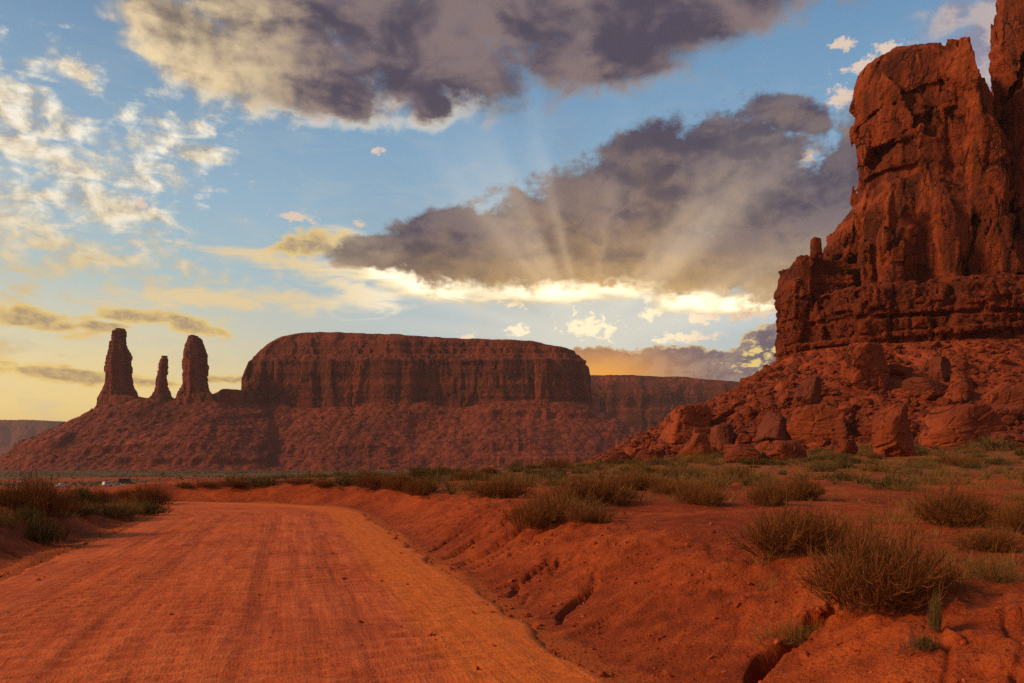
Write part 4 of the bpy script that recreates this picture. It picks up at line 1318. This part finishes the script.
def strips(paths, widths, rng):
    """flat tapered strips along polylines: paths (n,k,3), widths (n,)"""
    n, k, _ = paths.shape
    d = paths[:, -1] - paths[:, 0]
    side = np.cross(d, rng.normal(size=(n, 3))); side /= np.maximum(np.linalg.norm(side, axis=1), 1e-9)[:, None]
    tap = np.linspace(1, 0.25, k)
    a = paths + side[:, None, :] * (widths[:, None] * tap[None])[..., None] / 2
    b = paths - side[:, None, :] * (widths[:, None] * tap[None])[..., None] / 2
    v = np.stack([a, b], 2).reshape(n, k * 2, 3)
    q = np.array([[2 * i, 2 * i + 1, 2 * i + 3, 2 * i + 2] for i in range(k - 1)])
    f = (q[None] + (np.arange(n) * 2 * k)[:, None, None]).reshape(-1, 4)
    return v.reshape(-1, 3), f, k * 2


def shrub_geometry(seed, stems, leaves, leaf_len, leaf_w, spread=1.0, upright=0.5, flat=0.65, base=0.35):
    """a dome of half-width 1: woody stems from the foot and leafy shoots along them"""
    r = np.random.default_rng(seed)
    lobes = r.normal(0, 0.36, (5, 2)); lh = r.uniform(0.6, 1.1, 5)
    lob = r.integers(0, 5, stems)
    ang = r.uniform(0, 2 * math.pi, stems); rad = r.random(stems) ** 0.42
    bx = base * rad * np.cos(ang) + lobes[lob, 0]; by = base * rad * np.sin(ang) + lobes[lob, 1]
    tx = spread * rad * np.cos(ang) * 0.80 + lobes[lob, 0]; ty = spread * rad * np.sin(ang) * 0.80 + lobes[lob, 1]
    tz = flat * 2 * 0.62 * np.sqrt(np.clip(1 - (0.93 * rad) ** 2, 0.05, 1)) * lh[lob] * r.uniform(0.65, 1.08, stems)
    u = np.linspace(0, 1, 4)
    P_ = np.stack([bx[:, None] + (tx - bx)[:, None] * u ** (1 + upright), by[:, None] + (ty - by)[:, None] * u ** (1 + upright), tz[:, None] * u], -1)
    P_ += r.normal(0, 0.02, P_.shape) * u[None, :, None]
    sv, sf, sk = strips(P_, np.full(stems, 0.012), r)
    n = stems * leaves
    si = np.repeat(np.arange(stems), leaves); w = 0.08 + 0.92 * r.random(n) ** 0.8
    q = np.minimum((w * 3).astype(int), 2); fr = w * 3 - q
    p0 = P_[si, q] * (1 - fr)[:, None] + P_[si, q + 1] * fr[:, None]
    d = (P_[si, 3] - P_[si, 1]); d /= np.linalg.norm(d, axis=1)[:, None]
    d = d * 0.8 + r.normal(0, 0.52, (n, 3)) + np.array((0, 0, 0.22)); d /= np.linalg.norm(d, axis=1)[:, None]
    L = leaf_len * r.uniform(0.5, 1.3, n)
    mid = p0 + d * (L * 0.5)[:, None]; tip = p0 + d * L[:, None] + np.array((0, 0, 0.15)) * L[:, None]
    lv, lf, lk = strips(np.stack([p0, mid, tip], 1), leaf_w * r.uniform(0.6, 1.3, n), r)
    tl = np.repeat(np.clip(r.normal(0.5, 0.22, n) + 0.3 * (r.random(stems)[si] - 0.5), 0, 1), lk)
    ts = np.repeat(r.random(stems), sk)
    return (sv, sf, ts), (lv, lf, tl)


def shrub_meshes(name, mat, **kw):
    (sv, sf, ts), (lv, lf, tl) = shrub_geometry(**kw)
    s = make_mesh('stems', sv, sf, M_TWIG); attr(s, 'tint', ts)
    l = make_mesh('foliage', lv, lf, mat); attr(l, 'tint', tl)
    return s, l


KINDS = {
    'brush': [shrub_meshes('brush', M_BRUSH, seed=700 + i, stems=230, leaves=30, leaf_len=0.19, leaf_w=0.0085, upright=0.2) for i in range(3)],
    'sage': [shrub_meshes('sage', M_SAGE, seed=720 + i, stems=110, leaves=30, leaf_len=0.14, leaf_w=0.018, upright=0.1, flat=0.55) for i in range(3)],
    'straw': [shrub_meshes('straw', M_STRAW, seed=740 + i, stems=150, leaves=9, leaf_len=0.28, leaf_w=0.009, upright=0.1, flat=0.55) for i in range(2)],
    'green': [shrub_meshes('green', M_GREEN, seed=760 + i, stems=120, leaves=30, leaf_len=0.13, leaf_w=0.019, upright=0.1, flat=0.6) for i in range(2)],
    'twig': [shrub_meshes('twig', M_TWIG, seed=780, stems=70, leaves=7, leaf_len=0.25, leaf_w=0.010, upright=0.1)],
}
CATN = {'brush': ('desert_shrub', 'shrub'), 'sage': ('sagebrush', 'shrub'), 'straw': ('dry_grass_tuft', 'grass tuft'), 'green': ('green_shrub', 'shrub'), 'twig': ('dead_shrub', 'shrub')}
shrub_no = [0]
shrub_pos = []


def shrub(kind, x, y, z, w, h, label, group=None):
    s, l = KINDS[kind][shrub_no[0] % len(KINDS[kind])]
    shrub_no[0] += 1
    name, cat = CATN[kind]
    o = link(name, None, None, (x, y, z - 0.03 * h), label, cat, group)
    k = l.get('hh')
    if not k:
        co = np.zeros(len(l.vertices) * 3, np.float32); l.vertices.foreach_get('co', co); co = co.reshape(-1, 3)
        k = (float(np.percentile(np.abs(co[:, 0]), 97)), float(np.percentile(co[:, 2], 98))); l['hh'] = k
    o.scale = (w / 2 / k[0], w / 2 / k[0], h / k[1]); o.rotation_euler = (0, 0, (shrub_no[0] * 2.399) % 6.283)
    link('stems', s, o); link('foliage', l, o)
    shrub_pos.append((x, y, w))
    return o


def shrub_at(kind, px, py, w, h, label, group=None):
    x, y, z = hit(px, py)
    k = y / F_PX
    y += w * k * 0.35; x = (px - 512) / F_PX * y
    z = float(ground_z(np.array([x]), np.array([y]))[0])
    return shrub(kind, x, y, z, w * k, h * k, label, group)


for a in [
    ('brush', 886, 618, 114, 74, 'largest brown brush in the foreground, at the head of the dark gully'),
    ('brush', 800, 558, 90, 46, 'wide mounded brush left behind the largest foreground brush'),
    ('twig', 905, 668, 46, 28, 'small dead twiggy shrub on bare sand below the largest brush'),
    ('brush', 948, 526, 76, 34, 'broad brown brush by the right edge behind the largest brush'),
    ('straw', 992, 586, 64, 28, 'straw coloured grass tuft right of the largest brush'),
    ('straw', 790, 640, 56, 26, 'low straw grass tuft growing along the edge of the gully'),
    ('brush', 984, 553, 46, 22, 'small brown brush between the straw tuft and the broad brush'),
    ('brush', 1014, 535, 36, 32, 'brown brush cut off by the right edge of the picture'),
    ('brush', 546, 528, 58, 34, 'front one of the two round brushes on the bank crest'),
    ('brush', 588, 508, 66, 28, 'rear one of the two round brushes on the bank crest'),
    ('brush', 497, 500, 44, 20, 'dark brush left of the two round brushes on the bank'),
    ('brush', 706, 506, 44, 20, 'dark little brush alone on the sand right of the two round brushes'),
    ('brush', 768, 507, 38, 22, 'dark brush in the middle of the plain behind the mounded brush'),
    ('brush', 803, 501, 40, 22, 'brush just right of the dark brush in the middle of the plain'),
    ('brush', 640, 491, 44, 19, 'bushy brush on the plain behind the two round brushes'),
    ('brush', 402, 492, 34, 16, 'dark brush at the bank crest above the road bend'),
    ('brush', 424, 498, 36, 16, 'low brush on the bank crest right of the one above the bend'),
    ('brush', 374, 490, 34, 15, 'leftmost dark brush at the top of the bank above the bend'),
    ('brush', 40, 522, 62, 40, 'biggest dark brush on the left bank of the road'),
    ('green', 43, 546, 36, 26, 'green shrub below the biggest dark brush on the left bank'),
    ('brush', 97, 504, 32, 15, 'dark brush on the left bank right of the biggest one'),
    ('brush', 152, 508, 30, 22, 'dark brush at the tip of the left bank'),
    ('green', 148, 516, 26, 12, 'low green shrub at the very tip of the left bank'),
    ('sage', 18, 506, 40, 14, 'grey sage at the left edge behind the biggest dark brush'),
    ('straw', 112, 520, 50, 18, 'straw tuft on the left bank between the brushes'),
    ('straw', 8, 530, 34, 22, 'straw tuft at the left edge of the picture'),
    ('straw', 118, 507, 36, 10, 'straw tuft behind the dark brush on the left bank'),
    ('straw', 80, 516, 34, 14, 'straw tuft right of the biggest dark brush'),
    ('sage', 935, 632, 16, 34, 'thin pale upright weed on bare sand right of the gully'),
    ('sage', 928, 655, 22, 14, 'tiny pale weed beside the dead twiggy shrub'),
]:
    shrub_at(*a)

rng = np.random.default_rng(91)
tries = 0
n_far = 0
while n_far < 280 and tries < 20000:
    tries += 1
    y = 13 + 105 * rng.random() ** 0.85; azd = rng.uniform(-20, 36); x = y * math.tan(R(azd))
    t1, l1 = road_coords(np.array([x]), np.array([y])); e = abs(l1[0]) - RHALF
    if e < 2.6 or (l1[0] > 0 and e < 6 and rng.random() < 0.5): continue
    if l1[0] < 0 or azd < -14: continue
    z = float(land_z(np.array([x]), np.array([y]))[0])
    if z < 0.55 or talus_z(np.array([x]), np.array([y]))[0] > z - 0.1: continue
    dens = np.clip((y - 10) / 50, 0.25, 1)
    if rng.random() > dens: continue
    w = rng.lognormal(0.30, 0.33) * (0.62 + 0.005 * y)
    if any((x - a) ** 2 + (y - b) ** 2 < (0.42 * (w + c)) ** 2 for a, b, c in shrub_pos): continue
    kind = rng.choice(['brush', 'sage', 'sage', 'green', 'straw', 'straw'] if y > 45 else ['brush', 'brush', 'sage', 'straw', 'straw', 'twig'])
    lab = {'brush': 'dark brown brush among many scattered over the plain before the butte', 'sage': 'grey green sagebrush among many scattered over the plain before the butte',
           'green': 'green shrub among many scattered over the plain before the butte', 'straw': 'straw coloured tuft among many scattered over the plain before the butte', 'twig': 'dead twiggy shrub among many scattered over the plain before the butte'}[kind]
    shrub(kind, x, y, float(ground_z(np.array([x]), np.array([y]))[0]), w, w * rng.uniform(0.28, 0.42), lab, {'brush': 'brown brush on the plain', 'sage': 'sagebrush on the plain', 'green': 'green shrubs on the plain', 'straw': 'straw tufts on the plain', 'twig': 'dead shrubs on the plain'}[kind])
    n_far += 1

# dark brush in a row on the far bank of the bend and behind the left bank
for i, (px, py, w, h) in enumerate([(185, 489, 20, 6), (205, 490, 22, 7), (236, 490, 26, 8), (262, 489, 30, 9), (300, 486, 22, 7), (322, 488, 18, 6), (345, 486, 26, 10), (64, 502, 22, 11), (124, 501, 22, 9), (136, 502, 20, 10), (80, 503, 18, 9)]):
    shrub_at('brush' if i % 3 else 'sage', px, py, w, h, 'small dark brush in the row beyond the road bend' if px > 160 else 'small dark brush in the row along the top of the left bank', 'brush along the road bend' if px > 160 else 'brush along the left bank')


# mixed tufts on the left bank
rng = np.random.default_rng(19)
for i in range(16):
    px, py = rng.uniform(2, 158), rng.uniform(500, 530)
    if py > 532 - px * 0.10: continue
    shrub_at('straw' if i % 3 else 'green', px, py, rng.uniform(18, 34), rng.uniform(9, 15), 'straw coloured tuft among the mixed tufts on the left bank' if i % 3 else 'green shrub among the mixed tufts on the left bank',
             'straw tufts on the left bank' if i % 3 else 'green shrubs on the left bank')


# ---- ground growth nobody could count
def tufts(name, pts, size, blades, mat, seed, wk=0.03):
    r = np.random.default_rng(seed); n = len(pts)
    i = np.repeat(np.arange(n), blades); N = len(i)
    a = r.uniform(0, 6.283, N); q = r.random(N)
    b0 = pts[i] + np.stack([np.cos(a) * q, np.sin(a) * q, np.zeros(N)], 1) * (size[i] * 0.28)[:, None]
    L = size[i] * r.uniform(0.5, 1.1, N)
    d = np.stack([np.cos(a) * q * 0.9, np.sin(a) * q * 0.9, r.uniform(0.6, 1.0, N)], 1) + r.normal(0, 0.2, (N, 3)); d[:, 2] = np.abs(d[:, 2])
    p1 = b0 + d * (L * 0.5)[:, None]; p2 = b0 + d * L[:, None] * np.array((1.1, 1.1, 0.95))
    v, f, k = strips(np.stack([b0, p1, p2], 1), size[i] * wk * r.uniform(0.6, 1.4, N), r)
    me = make_mesh(name, v, f, mat); attr(me, 'tint', np.repeat(np.clip(r.normal(0.5, 0.25, N), 0, 1), k))
    link(name, me, kind='stuff')


def spread_pts(n, y0, y1, a0, a1, pw, emin, seed, zmin):
    r = np.random.default_rng(seed)
    y = y0 + (y1 - y0) * r.random(n) ** pw; x = y * np.tan(np.radians(r.uniform(a0, a1, n)))
    t, l = road_coords(x, y); e = np.abs(l) - RHALF
    clump = vn(x * 0.45 / (1 + y / 60), y * 0.45 / (1 + y / 60), 0, seed)
    ok = (e > emin) & (clump > -0.1) & ~((l < 0) & (x > -13) & (y < 44) & (y > 30))
    x, y = x[ok], y[ok]
    g = ground_z(x, y); ok = (g > zmin) & (talus_z(x, y) < g)
    return np.stack([x[ok], y[ok], g[ok] - 0.01], 1)


p = spread_pts(6500, 6, 42, -42, 38, 1.1, 2.6, 801, 0.6)
tufts('dry_grass', p, np.random.default_rng(1).lognormal(-1.7, 0.4, len(p)), 16, M_STRAW, 802, 0.025)
p = spread_pts(5200, 34, 122, -20, 40, 0.9, 2.5, 803, 0.5)
tufts('low_scrub', p, np.random.default_rng(2).lognormal(-1.15, 0.4, len(p)), 34, M_SAGE, 804, 0.045)
p = spread_pts(2600, 34, 122, -20, 40, 0.9, 2.5, 805, 0.5)
tufts('dry_grass', p, np.random.default_rng(3).lognormal(-1.1, 0.35, len(p)), 30, M_STRAW, 806, 0.035)
r_ = np.random.default_rng(9)
yy = 190 + 800 * r_.random(9000); xx = yy * np.tan(np.radians(r_.uniform(-36, 14, 9000)))
zz_ = ground_z(xx, yy, False)
ok = (zz_ < VALLEY + 2.5) & (fbm(xx / 60, yy / 60, 0, 3, 811) > -0.15) & (np.abs(np.hypot(xx, yy) - 335) > 28)
p = np.stack([xx, yy, zz_ - 0.05], 1)[ok]
tufts('valley_sagebrush', p, r_.lognormal(-0.1, 0.35, len(p)), 16, M_SAGE, 812, 0.16)


# ---------------------------------------------------------------- vehicles parked in the valley
def paint(name, c, rough=0.35, metal=0.0, spec=0.5):
    m, t, b, v = mat_new(name, rough, spec)
    setc(t, b, mix(t, noise(t, v, 1.2, 4, 0.6).step(0.4, 0.75) * 0.25, C3(*c), C3(0.35, 0.16, 0.09)))       # road dust
    b.inputs['Metallic'].default_value = metal
    return m


M_WHITE = paint('white_car_paint', (0.78, 0.78, 0.76)); M_DARKCAR = paint('dark_car_paint', (0.05, 0.055, 0.05)); M_SILVER = paint('pale_car_paint', (0.55, 0.52, 0.46))
M_GLASS = paint('car_glass', (0.03, 0.035, 0.04), 0.1); M_TYRE = paint('tyre_rubber', (0.03, 0.03, 0.03), 0.9); M_LAMP = paint('lamp_glass', (0.7, 0.7, 0.65), 0.2); M_POST = paint('dark_post_wood', (0.05, 0.035, 0.025), 0.9)


def extrude_profile(prof, w, inset=0.0):
    """a side outline (x, z) given width along y; the rim is drawn in by inset to round it off"""
    n = len(prof); p = np.array(prof, float); c = p.mean(0)
    q = c + (p - c) * (1 - inset)
    V = []
    for yy_, pp in ((-w / 2, q), (-w / 2 + 0.12, p), (w / 2 - 0.12, p), (w / 2, q)):
        V += [(a, yy_, b) for a, b in pp]
    F4 = [[r * n + i, r * n + (i + 1) % n, (r + 1) * n + (i + 1) % n, (r + 1) * n + i] for r in range(3) for i in range(n)]
    return V, F4, [list(range(n))[::-1], [3 * n + i for i in range(n)]]


def solid(name, prof, w, inset, mat, parent, loc=(0, 0, 0)):
    V, F4, caps = extrude_profile(prof, w, inset)
    me = bpy.data.meshes.new(name); me.from_pydata(V, [], F4 + caps); me.materials.append(mat); me.update()
    return link(name, me, parent, loc)


def wheel(parent, x, y, r=0.36):
    n = 20
    o = solid('wheel', [(r * math.cos(2 * math.pi * i / n), r * math.sin(2 * math.pi * i / n)) for i in range(n)], 0.24, 0.06, M_TYRE, parent, (x, y, r))
    solid('rim', [(r * 0.6 * math.cos(2 * math.pi * i / n), r * 0.6 * math.sin(2 * math.pi * i / n)) for i in range(n)], 0.245, 0.15, M_SILVER, o)


CAR = {
    'suv': (4.7, 1.9, [(-2.3, .4), (-2.35, .95), (-2.2, 1.05), (2.0, 1.0), (2.3, .9), (2.35, .45), (2.2, .32), (-2.2, .32)], [(-2.15, 1.05), (-1.95, 1.78), (0.55, 1.80), (1.25, 1.05)]),
    'van': (6.4, 2.1, [(-3.1, .45), (-3.15, 1.2), (2.4, 1.2), (3.0, 1.05), (3.15, .5), (3.0, .35), (-3.0, .35)], [(-3.12, 1.2), (-3.05, 2.65), (1.7, 2.65), (2.4, 1.2)]),
    'sedan': (4.6, 1.8, [(-2.25, .4), (-2.3, .85), (-1.5, .95), (1.1, .92), (2.2, .75), (2.3, .4), (2.1, .28), (-2.1, .28)], [(-1.6, .95), (-1.0, 1.42), (0.35, 1.44), (1.15, .92)]),
}


def vehicle(kind, name, px, py, heading, paintm, label, cat, roofm=None, dist_fix=None):
    L, w, body, cab = CAR[kind]
    ys = np.linspace(200, 1000, 4000); k = np.nonzero(ground_z((px - 512) / F_PX * ys, ys, False) >= EYE + (HZ - py) / F_PX * ys)[0]
    y = ys[k[0]] if len(k) else (dist_fix or 400)
    x = (px - 512) / F_PX * y; z = float(ground_z(np.array([x]), np.array([y]), False)[0])
    root = link(name, None, None, (x, y, z), label, cat); root.rotation_euler = (0, 0, heading)
    solid('body', body, w, 0.06, paintm, root)
    c = solid('cabin', cab, w - 0.1, 0.10, roofm or paintm, root)
    cx = np.mean([a for a, _ in cab]); g = [(cx + (a - cx) * 0.90, cab[0][1] + 0.06 + (b - cab[0][1]) * 0.78) for a, b in cab]
    solid('side_window', g, w - 0.06, 0.04, M_GLASS, root)
    for sx in (-1, 1):
        for sy in (-1, 1): wheel(root, sx * L * 0.31, sy * (w / 2 - 0.10))
    for sy in (-1, 1): solid('headlight', [(L / 2 - .12, .62), (L / 2 - .1, .8), (L / 2 + .02, .78), (L / 2 + .04, .64)], 0.3, 0.1, M_LAMP, root, (0, sy * (w / 2 - 0.3), 0))
    return root


vehicle('suv', 'parked_suv', 108, 486, R(60), M_WHITE, 'white roofed vehicle parked in the valley beyond the left bank', 'car')
vehicle('van', 'parked_van', 126, 484, R(8), M_DARKCAR, 'long dark van with a pale roof parked in the valley at left', 'van', M_DARKCAR)
vehicle('sedan', 'parked_car', 119, 487, R(10), M_SILVER, 'low pale car parked just in front of the long dark van', 'car')
vehicle('sedan', 'parked_car', 61, 487, R(70), M_WHITE, 'small white car parked alone above the biggest left brush', 'car')
vehicle('sedan', 'parked_car', 370, 474.5, R(80), M_WHITE, 'tiny white car far out on the valley floor below the mesa', 'car')
vehicle('van', 'parked_van', 394, 475, R(4), M_SILVER, 'left one of two pale vans far out on the valley floor', 'van')
vehicle('van', 'parked_van', 418, 475, R(-3), M_SILVER, 'right one of two pale vans far out on the valley floor', 'van')

# notice board on two posts
yb = 340.0; xb = (20 - 512) / F_PX * yb; zb = float(ground_z(np.array([xb]), np.array([yb]), False)[0])
root = link('notice_board', None, None, (xb, yb, zb), 'dark notice board with a white top standing alone at far left', 'sign')
solid('board', [(-.55, .5), (-.55, 1.5), (.55, 1.5), (.55, .5)], 0.25, 0.03, M_POST, root)
solid('top_panel', [(-.6, 1.51), (-.6, 2.15), (.6, 2.15), (.6, 1.51)], 0.25, 0.03, M_WHITE, root)
for sx in (-.4, .4): solid('post', [(sx - .08, 0), (sx - .08, .49), (sx + .08, .49), (sx + .08, 0)], 0.24, 0.03, M_POST, root)

# ---------------------------------------------------------------- haze over the whole valley
hb = np.array([(a, b, c) for c in (-60, 345) for b in (-11500, 11500) for a in (-11500, 11500)], float)
hf = np.array([[0, 2, 3, 1], [4, 5, 7, 6], [0, 1, 5, 4], [2, 6, 7, 3], [0, 4, 6, 2], [1, 3, 7, 5]])
hm = bpy.data.materials.new('haze'); hm.use_nodes = True
ht = hm.node_tree; ht.nodes.clear()
vol = ht.nodes.new('ShaderNodeVolumePrincipled'); vol.inputs['Color'].default_value = (0.92, 0.86, 0.88, 1); vol.inputs['Density'].default_value = 0.00006
out = ht.nodes.new('ShaderNodeOutputMaterial'); ht.links.new(vol.outputs[0], out.inputs['Volume'])
link('haze', make_mesh('haze', hb, hf, hm), kind='stuff')
